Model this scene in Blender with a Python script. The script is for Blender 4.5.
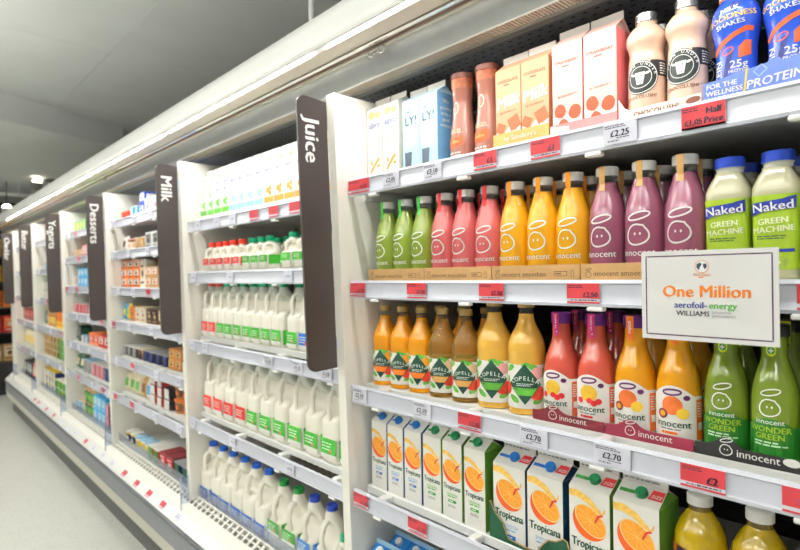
import bpy, math, random
import numpy as np
from mathutils import Matrix, Vector

random.seed(7)
scene = bpy.context.scene
for o in list(bpy.data.objects):
    bpy.data.objects.remove(o)
COL = scene.collection
PI = math.pi

# ------------------------------------------------------------------ camera
CAM_H = 1.50
YAW = math.radians(47.25)          # forward swings this far left of the fridge normal
ROLL = math.radians(0.8)
cam_d = bpy.data.cameras.new('camera')
cam = bpy.data.objects.new('camera', cam_d)
COL.objects.link(cam)
fw = Vector((-math.sin(YAW), math.cos(YAW), 0))
rt = Vector((math.cos(YAW), math.sin(YAW), 0))
up = Vector((0, 0, 1))
cr = rt * math.cos(ROLL) - up * math.sin(ROLL)
cu = rt * math.sin(ROLL) + up * math.cos(ROLL)
mw = Matrix.Identity(4)
for i in range(3):
    mw[i][0] = cr[i]; mw[i][1] = cu[i]; mw[i][2] = -fw[i]
mw[2][3] = CAM_H
cam.matrix_world = mw
cam_d.sensor_fit = 'HORIZONTAL'
cam_d.sensor_width = 36.0
cam_d.lens = 36.0 * 550.0 / 800.0
cam_d.clip_start = 0.02
cam_d.dof.use_dof = True
cam_d.dof.focus_distance = 1.15
cam_d.dof.aperture_fstop = 4.0
scene.camera = cam

# ------------------------------------------------------------------ world and light
w = bpy.data.worlds.new('store_light')
scene.world = w
w.use_nodes = True
bg = w.node_tree.nodes['Background']
bg.inputs[0].default_value = (1.0, 0.95, 0.86, 1)
bg.inputs[1].default_value = 0.36
vs = scene.view_settings
vs.view_transform = 'Standard'
vs.look = 'None'
vs.gamma = 1.0
vs.use_curve_mapping = False
vs.exposure = -0.5

LED_POWER = 6.3       # watts of each shelf light inside the canopy
STORE_POWER = 6.0
UP_POWER = 130.0        # watts of each up-light added to brighten the ceiling     # watts of each added luminaire over the aisle

def area_light(name, loc, rot, sx, sy, power, col, parent=None):
    l = bpy.data.lights.new(name, 'AREA')
    l.shape = 'RECTANGLE'; l.size = sx; l.size_y = sy
    l.energy = power; l.color = col
    o = bpy.data.objects.new(name, l)
    COL.objects.link(o)
    o.location = loc; o.rotation_euler = rot
    if parent: o.parent = parent
    return o

# ------------------------------------------------------------------ helpers
def lin(c):
    return tuple(((x / 255.0) / 12.92 if x / 255.0 <= 0.04045 else ((x / 255.0 + 0.055) / 1.055) ** 2.4) for x in c)

MATS = {}
def mat(name, rgb, rough=0.45, metal=0.0, spec=0.5, coat=0.0, trans=0.0, ior=1.45, var=0.06, vscale=30.0, sss=0.0, bump=0.0):
    if name in MATS: return MATS[name]
    m = bpy.data.materials.new(name); m.use_nodes = True
    nt = m.node_tree; b = nt.nodes['Principled BSDF']
    c = lin(rgb)
    if var > 0:
        tc = nt.nodes.new('ShaderNodeTexCoord')
        nz = nt.nodes.new('ShaderNodeTexNoise'); nz.inputs['Scale'].default_value = vscale; nz.inputs['Detail'].default_value = 2
        rp = nt.nodes.new('ShaderNodeValToRGB')
        rp.color_ramp.elements[0].position = 0.3; rp.color_ramp.elements[1].position = 0.7
        rp.color_ramp.elements[0].color = tuple(x * (1 - var) for x in c) + (1,)
        rp.color_ramp.elements[1].color = tuple(min(1, x * (1 + var)) for x in c) + (1,)
        nt.links.new(tc.outputs['Object'], nz.inputs['Vector'])
        nt.links.new(nz.outputs['Fac'], rp.inputs['Fac'])
        nt.links.new(rp.outputs['Color'], b.inputs['Base Color'])
        if bump > 0:
            bp = nt.nodes.new('ShaderNodeBump'); bp.inputs['Strength'].default_value = bump; bp.inputs['Distance'].default_value = 0.002
            nt.links.new(nz.outputs['Fac'], bp.inputs['Height']); nt.links.new(bp.outputs['Normal'], b.inputs['Normal'])
    else:
        b.inputs['Base Color'].default_value = c + (1,)
    b.inputs['Roughness'].default_value = rough
    b.inputs['Metallic'].default_value = metal
    b.inputs['Specular IOR Level'].default_value = spec
    b.inputs['Coat Weight'].default_value = coat
    b.inputs['Coat Roughness'].default_value = 0.05
    b.inputs['Transmission Weight'].default_value = trans
    b.inputs['IOR'].default_value = ior
    if sss > 0:
        b.inputs['Subsurface Weight'].default_value = sss
        b.inputs['Subsurface Radius'].default_value = (0.02, 0.015, 0.01)
    MATS[name] = m
    return m

def clear_mat(name, tint, fac=0.12, rough=0.06):
    if name in MATS: return MATS[name]
    m = bpy.data.materials.new(name); m.use_nodes = True
    nt = m.node_tree; nt.nodes.clear()
    out = nt.nodes.new('ShaderNodeOutputMaterial'); mx = nt.nodes.new('ShaderNodeMixShader')
    tr = nt.nodes.new('ShaderNodeBsdfTransparent'); gl = nt.nodes.new('ShaderNodeBsdfGlossy')
    tr.inputs[0].default_value = lin(tint) + (1,); gl.inputs['Roughness'].default_value = rough
    lw = nt.nodes.new('ShaderNodeLayerWeight'); lw.inputs['Blend'].default_value = 0.25
    ad = nt.nodes.new('ShaderNodeMath'); ad.operation = 'MULTIPLY_ADD'; ad.inputs[1].default_value = 0.5; ad.inputs[2].default_value = fac
    nt.links.new(lw.outputs['Facing'], ad.inputs[0]); nt.links.new(ad.outputs[0], mx.inputs[0])
    nt.links.new(tr.outputs[0], mx.inputs[1]); nt.links.new(gl.outputs[0], mx.inputs[2]); nt.links.new(mx.outputs[0], out.inputs[0])
    MATS[name] = m
    return m

def emit_mat(name, rgb, s):
    m = bpy.data.materials.new(name); m.use_nodes = True
    b = m.node_tree.nodes['Principled BSDF']
    b.inputs['Base Color'].default_value = lin(rgb) + (1,)
    b.inputs['Emission Color'].default_value = lin(rgb) + (1,); b.inputs['Emission Strength'].default_value = s
    MATS[name] = m
    return m

def mk(name, V, F, m, smooth=None):
    me = bpy.data.meshes.new(name)
    me.from_pydata([tuple(map(float, v)) for v in V], [], [tuple(f) for f in F])
    me.update()
    if smooth is not None and len(me.polygons):
        me.polygons.foreach_set('use_smooth', [True] * len(me.polygons))
        me.set_sharp_from_angle(angle=math.radians(smooth))
    me.materials.append(m)
    return me

class G:
    """collects raw geometry of one part"""
    def __init__(s): s.V = []; s.F = []
    def add(s, V, F):
        b = len(s.V); s.V += list(V); s.F += [tuple(i + b for i in f) for f in F]; return s
    def box(s, x0, x1, y0, y1, z0, z1, c=0.0):
        if c <= 0:
            V = [(x, y, z) for x in (x0, x1) for y in (y0, y1) for z in (z0, z1)]
            return s.add(V, [(0, 1, 3, 2), (4, 6, 7, 5), (0, 4, 5, 1), (2, 3, 7, 6), (0, 2, 6, 4), (1, 5, 7, 3)])
        V = []; ids = {}
        X = (x0, x1); Y = (y0, y1); Z = (z0, z1); sg = (1, -1)
        for i in (0, 1):
            for j in (0, 1):
                for k in (0, 1):
                    for ax in range(3):
                        p = [X[i] + (c * sg[i] if ax != 0 else 0), Y[j] + (c * sg[j] if ax != 1 else 0), Z[k] + (c * sg[k] if ax != 2 else 0)]
                        ids[(i, j, k, ax)] = len(V); V.append(p)
        F = []
        I = lambda i, j, k, a: ids[(i, j, k, a)]
        F += [(I(0,0,0,0), I(0,0,1,0), I(0,1,1,0), I(0,1,0,0)), (I(1,0,0,0), I(1,1,0,0), I(1,1,1,0), I(1,0,1,0))]
        F += [(I(0,0,0,1), I(1,0,0,1), I(1,0,1,1), I(0,0,1,1)), (I(0,1,0,1), I(0,1,1,1), I(1,1,1,1), I(1,1,0,1))]
        F += [(I(0,0,0,2), I(0,1,0,2), I(1,1,0,2), I(1,0,0,2)), (I(0,0,1,2), I(1,0,1,2), I(1,1,1,2), I(0,1,1,2))]
        for i in (0, 1):
            for j in (0, 1):
                F.append((I(i,j,0,0), I(i,j,1,0), I(i,j,1,1), I(i,j,0,1)))
                F.append((I(i,0,j,0), I(i,1,j,0), I(i,1,j,2), I(i,0,j,2)))
                F.append((I(0,i,j,1), I(1,i,j,1), I(1,i,j,2), I(0,i,j,2)))
                for k in (0, 1):
                    F.append((I(i,j,k,0), I(i,j,k,1), I(i,j,k,2)))
        return s.add(V, F)
    def ext(s, prof, x0, x1):
        n = len(prof)
        V = [(x0, y, z) for y, z in prof] + [(x1, y, z) for y, z in prof]
        F = [(i, (i + 1) % n, n + (i + 1) % n, n + i) for i in range(n)] + [tuple(range(n))[::-1], tuple(range(n, 2 * n))]
        return s.add(V, F)
    def tube(s, path, r, seg=8, sx=1.0):
        V = []; F = []
        P = [Vector(p) for p in path]; n = len(P)
        for i, p in enumerate(P):
            t = (P[min(i + 1, n - 1)] - P[max(i - 1, 0)]).normalized()
            a = Vector((1, 0, 0)) if abs(t.x) < 0.9 else Vector((0, 1, 0))
            u = t.cross(a).normalized(); v = t.cross(u).normalized()
            rr = r[i] if isinstance(r, (list, tuple)) else r
            for k in range(seg):
                q = 2 * PI * k / seg
                d = u * math.cos(q) * rr + v * math.sin(q) * rr
                V.append(p + Vector((d.x * sx, d.y, d.z)))
        for i in range(n - 1):
            for k in range(seg):
                F.append((i * seg + k, i * seg + (k + 1) % seg, (i + 1) * seg + (k + 1) % seg, (i + 1) * seg + k))
        F += [tuple(range(seg))[::-1], tuple(range((n - 1) * seg, n * seg))]
        return s.add([tuple(v) for v in V], F)
    def mesh(s, name, m, smooth=None): return mk(name, s.V, s.F, m, smooth)

def smooth_prof(pts, per=4):
    """Catmull-Rom through (r, z) points; a repeated point keeps a crease"""
    out = []
    n = len(pts)
    for i in range(n - 1):
        p1 = pts[i]; p2 = pts[i + 1]
        if abs(p1[0] - p2[0]) < 1e-9 or abs(p1[1] - p2[1]) < 1e-9:
            out.append(p1); continue
        p0 = pts[max(i - 1, 0)]; p3 = pts[min(i + 2, n - 1)]
        for k in range(per):
            t = k / per
            out.append(tuple(0.5 * ((2 * p1[j]) + (-p0[j] + p2[j]) * t + (2 * p0[j] - 5 * p1[j] + 4 * p2[j] - p3[j]) * t * t + (-p0[j] + 3 * p1[j] - 3 * p2[j] + p3[j]) * t ** 3) for j in (0, 1)))
    out.append(pts[-1])
    return out

def rad(a, n):
    if n == 2: return 1.0
    return (abs(math.sin(a)) ** n + abs(math.cos(a)) ** n) ** (-1.0 / n)

def lathe(name, prof, m, n=2, seg=28, smooth=40, ridges=0.0):
    V = []; F = []
    k = len(prof)
    for r, z in prof:
        for i in range(seg):
            a = 2 * PI * i / seg
            q = r * rad(a, n) * (1.0 if not ridges or i % 2 else 1 - ridges)
            V.append((q * math.sin(a), -q * math.cos(a), z))
    for j in range(k - 1):
        for i in range(seg):
            F.append((j * seg + i, j * seg + (i + 1) % seg, (j + 1) * seg + (i + 1) % seg, (j + 1) * seg + i))
    F.append(tuple(range(seg))[::-1]); F.append(tuple(range((k - 1) * seg, k * seg)))
    return mk(name, V, F, m, smooth)

# ---- flat print in label space, laid on a surface function S(u, v, eps)
TXT = {}
def text2d(s, size, bold=0.0, shear=0.0):
    key = (s, round(size, 5), bold, shear)
    if key in TXT: return TXT[key]
    c = bpy.data.curves.new('lettering', 'FONT')
    c.body = s; c.size = 1.0; c.align_x = 'CENTER'; c.resolution_u = 2; c.shear = shear
    o = bpy.data.objects.new('lettering', c)
    me = bpy.data.meshes.new_from_object(o)
    V = [(v.co.x * size, v.co.y * size) for v in me.vertices]
    F = [tuple(p.vertices) for p in me.polygons]
    if bold > 0:      # heavier strokes: the same glyphs laid twice, a hair apart
        n = len(V); e = bold * size * 0.55
        V = [(x - e, y - e * 0.4, 0.0) for x, y in V] + [(x + e, y + e * 0.4, 0.00025) for x, y in V]
        F = F + [tuple(i + n for i in f) for f in F]
    bpy.data.objects.remove(o); bpy.data.curves.remove(c); bpy.data.meshes.remove(me)
    TXT[key] = (V, F)
    return TXT[key]

class D2:
    def __init__(s): s.V = []; s.F = []
    def add(s, V, F):
        b = len(s.V); s.V += list(V); s.F += [tuple(i + b for i in f) for f in F]; return s
    def star(s, pts, k=2, maxlen=0.008):
        P = []
        n = len(pts)
        for i in range(n):
            a = pts[i]; b = pts[(i + 1) % n]
            q = max(1, int(math.hypot(b[0] - a[0], b[1] - a[1]) / maxlen))
            P += [(a[0] + (b[0] - a[0]) * t / q, a[1] + (b[1] - a[1]) * t / q) for t in range(q)]
        cx = sum(p[0] for p in P) / len(P); cy = sum(p[1] for p in P) / len(P)
        V = [(cx, cy)]; m = len(P)
        for r in range(1, k + 1):
            V += [(cx + (p[0] - cx) * r / k, cy + (p[1] - cy) * r / k) for p in P]
        F = [(0, 1 + i, 1 + (i + 1) % m) for i in range(m)]
        for r in range(1, k):
            F += [(1 + (r - 1) * m + i, 1 + r * m + i, 1 + r * m + (i + 1) % m, 1 + (r - 1) * m + (i + 1) % m) for i in range(m)]
        return s.add(V, F)
    def disc(s, cx, cy, rx, ry=None, rot=0.0, n=18, k=2, a0=0.0, a1=2 * PI):
        ry = ry or rx; c, q = math.cos(rot), math.sin(rot)
        P = []
        for i in range(n):
            a = a0 + (a1 - a0) * i / (n if abs(a1 - a0 - 2 * PI) < 1e-6 else n - 1)
            x, y = rx * math.cos(a), ry * math.sin(a)
            P.append((cx + x * c - y * q, cy + x * q + y * c))
        return s.star(P, k, 1.0)
    def rect(s, x0, x1, y0, y1, du=0.006):
        nx = max(1, int(abs(x1 - x0) / du)); ny = max(1, int(abs(y1 - y0) / 0.012))
        V = [(x0 + (x1 - x0) * i / nx, y0 + (y1 - y0) * j / ny) for j in range(ny + 1) for i in range(nx + 1)]
        F = [(j * (nx + 1) + i, j * (nx + 1) + i + 1, (j + 1) * (nx + 1) + i + 1, (j + 1) * (nx + 1) + i) for j in range(ny) for i in range(nx)]
        return s.add(V, F)
    def line(s, pts, wd, closed=False):
        if len(pts) < 12:      # short steps, so the ribbon hugs a curved surface
            P = []; Wd = []; n = len(pts); many = isinstance(wd, (list, tuple))
            for i in range(n if closed else n - 1):
                a = pts[i]; b = pts[(i + 1) % n]; k = max(1, int(math.hypot(b[0] - a[0], b[1] - a[1]) / 0.005))
                P += [(a[0] + (b[0] - a[0]) * j / k, a[1] + (b[1] - a[1]) * j / k) for j in range(k)]
                if many: Wd += [wd[i] + (wd[(i + 1) % n] - wd[i]) * j / k for j in range(k)]
            if not closed:
                P.append(pts[-1])
                if many: Wd.append(wd[-1])
            pts = P; wd = Wd if many else wd
        n = len(pts); V = []; F = []
        for i, p in enumerate(pts):
            a = pts[(i - 1) % n] if closed or i > 0 else p
            b = pts[(i + 1) % n] if closed or i < n - 1 else p
            dx, dy = b[0] - a[0], b[1] - a[1]; l = math.hypot(dx, dy) or 1
            ww = wd[i] if isinstance(wd, (list, tuple)) else wd
            nx, ny = -dy / l * ww / 2, dx / l * ww / 2
            V += [(p[0] - nx, p[1] - ny), (p[0] + nx, p[1] + ny)]
        for i in range(n if closed else n - 1):
            j = (i + 1) % n
            F.append((2 * i, 2 * j, 2 * j + 1, 2 * i + 1))
        return s.add(V, F)
    def ell(s, cx, cy, rx, ry, wd, rot=0.0, n=22):
        c, q = math.cos(rot), math.sin(rot)
        return s.line([(cx + rx * math.cos(a) * c - ry * math.sin(a) * q, cy + rx * math.cos(a) * q + ry * math.sin(a) * c) for a in [2 * PI * i / n for i in range(n)]], wd, True)
    def text(s, t, cx, cy, size, bold=0.0, rot=0.0, shear=0.0, sx=1.0, sy=1.0):
        V, F = text2d(t, size, bold, shear); c, q = math.cos(rot), math.sin(rot)
        return s.add([(cx + v[0] * sx * c - v[1] * sy * q, cy + v[0] * sx * q + v[1] * sy * c, v[2] if len(v) > 2 else 0.0) for v in V], F)
    def small_print(s, x0, x1, y, n, dy, h, seed=1):
        rg = random.Random(seed)
        for i in range(n):
            x = x0
            e = x1 - (x1 - x0) * rg.uniform(0, 0.25)
            while x < e - h:
                ww = min(rg.uniform(2, 6) * h, e - x)
                s.rect(x, x + ww, y - i * dy, y - i * dy + h, 0.01); x += ww + h * 0.8
        return s
    def on(s, name, S, eps, m):
        return mk(name, [S(v[0], v[1], eps + (v[2] if len(v) > 2 else 0.0)) for v in s.V], s.F, m)

def SF(yf, xo=0.0): return lambda u, v, e: (u + xo, yf - e, v)          # front face
def SX(xs): return lambda u, v, e: (xs + e, u, v)                        # right-hand face
def SXL(xs): return lambda u, v, e: (xs - e, -u, v)                      # left-hand face
def SR(prof, vref, n=2):
    zs = [p[1] for p in prof]; rs = [p[0] for p in prof]
    r0 = float(np.interp(vref, zs, rs))
    A = np.linspace(0, PI, 181); R_ = np.array([rad(a, n) for a in A])
    xy = np.stack([R_ * np.sin(A), R_ * np.cos(A)], 1)
    L_ = np.concatenate([[0], np.cumsum(np.hypot(*(xy[1:] - xy[:-1]).T))])
    def f(u, v, e):
        a = math.copysign(float(np.interp(abs(u) / r0, L_, A)), u)
        r = float(np.interp(v, zs, rs)) * rad(a, n) + e
        return (r * math.sin(a), -r * math.cos(a), v)
    return f

def obj(name, me, parent=None, kind=None, label=None):
    o = bpy.data.objects.new(name, me); COL.objects.link(o)
    if parent is not None: o.parent = parent
    if kind: o['kind'] = kind
    if label: o['label'] = label
    return o
def tag(o, label, cat, group=None):
    o['label'] = label; o['category'] = cat
    if group: o['group'] = group
    return o
def thing(name, label, cat, loc, rz=0.0, group=None):
    o = bpy.data.objects.new(name, None); COL.objects.link(o)
    o.empty_display_size = 0.05
    o.location = loc; o.rotation_euler = (0, 0, rz)
    return tag(o, label, cat, group)
def put(kind, name, loc, rz, label, cat, group=None):
    """one product: an Empty at its base and an object for every part; alike products share mesh data"""
    t = thing(name, label, cat, loc, rz, group)
    for p in kind:
        o = obj(p[0], p[1], t)
        for q in (p[2] if len(p) > 2 else ()):
            obj(q[0], q[1], o)
    return t

NUM = ['zero', 'one', 'two', 'three', 'four', 'five', 'six', 'seven', 'eight', 'nine', 'ten', 'eleven', 'twelve', 'thirteen', 'fourteen', 'fifteen', 'sixteen', 'seventeen', 'eighteen']
ORD = ['', 'first', 'second', 'third', 'fourth', 'fifth', 'sixth', 'seventh', 'eighth', 'ninth', 'tenth', 'eleventh', 'twelfth', 'thirteenth', 'fourteenth', 'fifteenth', 'sixteenth', 'seventeenth', 'eighteenth']
def which(i, n, one, many, where):
    if n == 1: return '%s %s' % (one, where)
    if i == 0: return 'leftmost of %s %s %s' % (NUM[n], many, where)
    if i == n - 1: return 'rightmost of %s %s %s' % (NUM[n], many, where)
    return '%s from left of %s %s %s' % (ORD[i + 1], NUM[n], many, where)
def row(kind, name, xs, y, z, one, many, where, cat, jit=0.05, turn=0.0):
    for i, x in enumerate(xs):
        put(kind, name, (x, y + random.uniform(-.0015, .0015), z), turn + random.uniform(-jit, jit), which(i, len(xs), one, many, where), cat, '%s %s' % (many, where))

# ------------------------------------------------------------------ the room
def struct(name, me): return obj(name, me, None, 'structure')

def floor_mat():
    m = bpy.data.materials.new('terrazzo'); m.use_nodes = True
    nt = m.node_tree; b = nt.nodes['Principled BSDF']
    tc = nt.nodes.new('ShaderNodeTexCoord')
    v = nt.nodes.new('ShaderNodeTexVoronoi'); v.inputs['Scale'].default_value = 42
    n = nt.nodes.new('ShaderNodeTexNoise'); n.inputs['Scale'].default_value = 9; n.inputs['Detail'].default_value = 5
    r = nt.nodes.new('ShaderNodeValToRGB')
    r.color_ramp.elements[0].color = lin((138, 141, 134)) + (1,); r.color_ramp.elements[1].color = lin((208, 209, 202)) + (1,)
    r.color_ramp.elements[0].position = 0.02; r.color_ramp.elements[1].position = 0.3
    mx = nt.nodes.new('ShaderNodeMix'); mx.data_type = 'RGBA'; mx.inputs[0].default_value = 0.4
    r2 = nt.nodes.new('ShaderNodeValToRGB')
    r2.color_ramp.elements[0].color = lin((180, 182, 175)) + (1,); r2.color_ramp.elements[1].color = lin((208, 209, 202)) + (1,)
    nt.links.new(tc.outputs['Object'], v.inputs['Vector']); nt.links.new(tc.outputs['Object'], n.inputs['Vector'])
    nt.links.new(v.outputs['Distance'], r.inputs['Fac']); nt.links.new(n.outputs['Fac'], r2.inputs['Fac'])
    nt.links.new(r.outputs['Color'], mx.inputs[6]); nt.links.new(r2.outputs['Color'], mx.inputs[7])
    nt.links.new(mx.outputs[2], b.inputs['Base Color'])
    b.inputs['Roughness'].default_value = 0.28
    return m

CEIL = 3.6
struct('floor', G().box(-18, 4, -6, 4.2, -0.1, 0).mesh('floor', floor_mat()))
ceil_m = mat('ceiling_paint', (230, 233, 231), 0.8, var=0.03, vscale=2)
ceil = struct('ceiling', G().box(-18, 4, -6, 4.2, CEIL + 0.006, CEIL + 0.1).mesh('ceiling', mat('joint_grey', (190, 192, 188), 0.8)))
pm = G().box(-1.248, 1.248, -1.248, 1.248, 0, 0.02, 0.0015).mesh('panel', ceil_m)
for i in range(9):
    for j in range(4):
        p = obj('panel', pm, ceil); p.location = (-16.75 + i * 2.5, -4.75 + j * 2.5, CEIL - 0.014)
# dropped bulkhead across the aisle, lower than the ceiling
bk = G()
bx = [(-5.9, -2.3), (-8.12, 2.36), (-12.0, 2.36), (-12.0, -2.3)]
V = [(x, y, z) for z in (3.275, CEIL - 0.014) for x, y in bx]
bk.add(V, [(3, 2, 1, 0), (4, 5, 6, 7), (0, 1, 5, 4), (1, 2, 6, 5), (2, 3, 7, 6), (3, 0, 4, 7)])
struct('trim_1', bk.mesh('bulkhead', ceil_m))
wall_m = mat('dark_store_wall', (58, 54, 50), 0.7, var=0.15, vscale=2)
struct('wall_far', G().box(-18.1, -18, -6, 4.2, 0, CEIL).mesh('wall', wall_m))
struct('wall_back', G().box(-18, 4, 4.2, 4.3, 0, CEIL).mesh('wall', mat('grey_wall', (150, 150, 146), 0.8)))

# unseen luminaires over the aisle, added as general store light
lum_m = emit_mat('added_luminaire_glow', (255, 250, 240), 3.0)
lum_h = mat('luminaire_white', (235, 235, 232), 0.5)
lum_hm = G().box(-0.62, 0.62, -0.09, 0.09, 0.0, 0.06, 0.008).mesh('housing', lum_h)
lum_dm = G().box(-0.60, 0.60, -0.07, 0.07, -0.008, 0.0).mesh('diffuser', lum_m)
LUMX = [1.2, -1.0, -3.2, -5.2, -7.6, -10.0, -12.4]
LUMZ = 3.05
for i, x in enumerate(LUMX):
    for r, y in enumerate((-0.9, -3.2)):
        t = thing('added_luminaire', which(i, 7, 'white linear ceiling light', 'white linear ceiling lights', ['added unseen over the aisle before the fridge', 'added unseen in the row behind the aisle'][r]), 'ceiling light', (x, y, LUMZ), 0, 'linear ceiling lights')
        for s in (-0.5, 0.5): obj('hanger', G().tube([(s, 0, 0.061), (s, 0, (3.274 if -12 < x + s < -6 and y > -2 else CEIL - 0.015) - LUMZ)], 0.004, 6).mesh('hanger', lum_h), t)
        obj('housing', lum_hm, t); obj('diffuser', lum_dm, t)
        area_light('added_down_lamp', (0, 0, -0.015), (0, 0, 0), 1.2, 0.05, STORE_POWER, (1, 0.94, 0.84), t)
        area_light('added_up_lamp', (0, 0, 0.066), (PI, 0, 0), 1.2, 0.14, UP_POWER, (1.0, 0.97, 0.92), t)  # added up-light, only there to brighten the ceiling

# ------------------------------------------------------------------ the fridge run
XB = [-1.336, -2.586, -3.836, -5.086, -6.336, -7.45]      # left end of every bay
XR = -0.086
SECT = ['juice', 'milk', 'desserts', 'yogurts', 'butter', 'cheddar']
SHELF = [[1.793, 1.484, 1.167, 0.851], [1.765, 1.527, 1.211, 0.846]] + [[1.87, 1.675, 1.45, 1.24, 1.015, 0.785]] * 2 + [[1.87, 1.60, 1.33, 1.07, 0.79]] * 2
DECK = 0.448
YB = 1.60
m_white = mat('white_enamel', (244, 241, 232), 0.32, var=0.015, vscale=4)
m_shelf = mat('white_shelf', (232, 233, 230), 0.3, var=0.015)
m_strip = mat('ticket_rail_plastic', (200, 203, 214), 0.25, var=0.02, coat=0.3)
m_clip = mat('white_clip_plastic', (242, 242, 240), 0.35, var=0.01)
m_cream = mat('cream_panel', (226, 221, 206), 0.45, var=0.03, vscale=3)
m_grey = mat('bumper_grey', (112, 114, 117), 0.4, var=0.05)
m_dkbump = mat('bumper_rubber', (62, 66, 74), 0.35, var=0.05)
m_plinth = mat('plinth_charcoal', (70, 71, 69), 0.5, var=0.06)
m_kick = mat('kick_strip', (196, 192, 178), 0.4, var=0.03)
m_well = mat('well_grey', (140, 140, 134), 0.6)
m_dark = mat('void_black', (24, 25, 27), 0.7)
m_back_d = mat('back_panel_charcoal', (52, 53, 56), 0.5, var=0.04)
m_back_l = mat('back_panel_beige', (196, 188, 174), 0.5, var=0.04)
m_liner = mat('liner_grey', (150, 153, 160), 0.45, var=0.03)
m_alu = mat('brushed_aluminium', (205, 208, 206), 0.32, metal=0.75, var=0.03)
m_chrome = mat('chrome', (215, 213, 210), 0.15, metal=1.0, var=0.02)
m_rust = mat('blind_brown', (120, 92, 80), 0.5)
m_fascia = mat('fascia_enamel', (244, 245, 242), 0.22, var=0.012, vscale=3, coat=0.3)
m_under = mat('fascia_underside', (222, 212, 196), 0.4, var=0.02)
m_acry = clear_mat('clear_acrylic', (232, 238, 248), 0.10)
m_acryedge = mat('acrylic_edge', (150, 158, 190), 0.2)

strip_prof = lambda z: [(1.030, z), (1.034, z + 0.001), (1.037, z - 0.004), (1.035, z - 0.010), (1.035, z - 0.046), (1.037, z - 0.053), (1.029, z - 0.053), (1.028, z - 0.047), (1.031, z - 0.043), (1.031, z - 0.009), (1.027, z - 0.006)]

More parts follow.
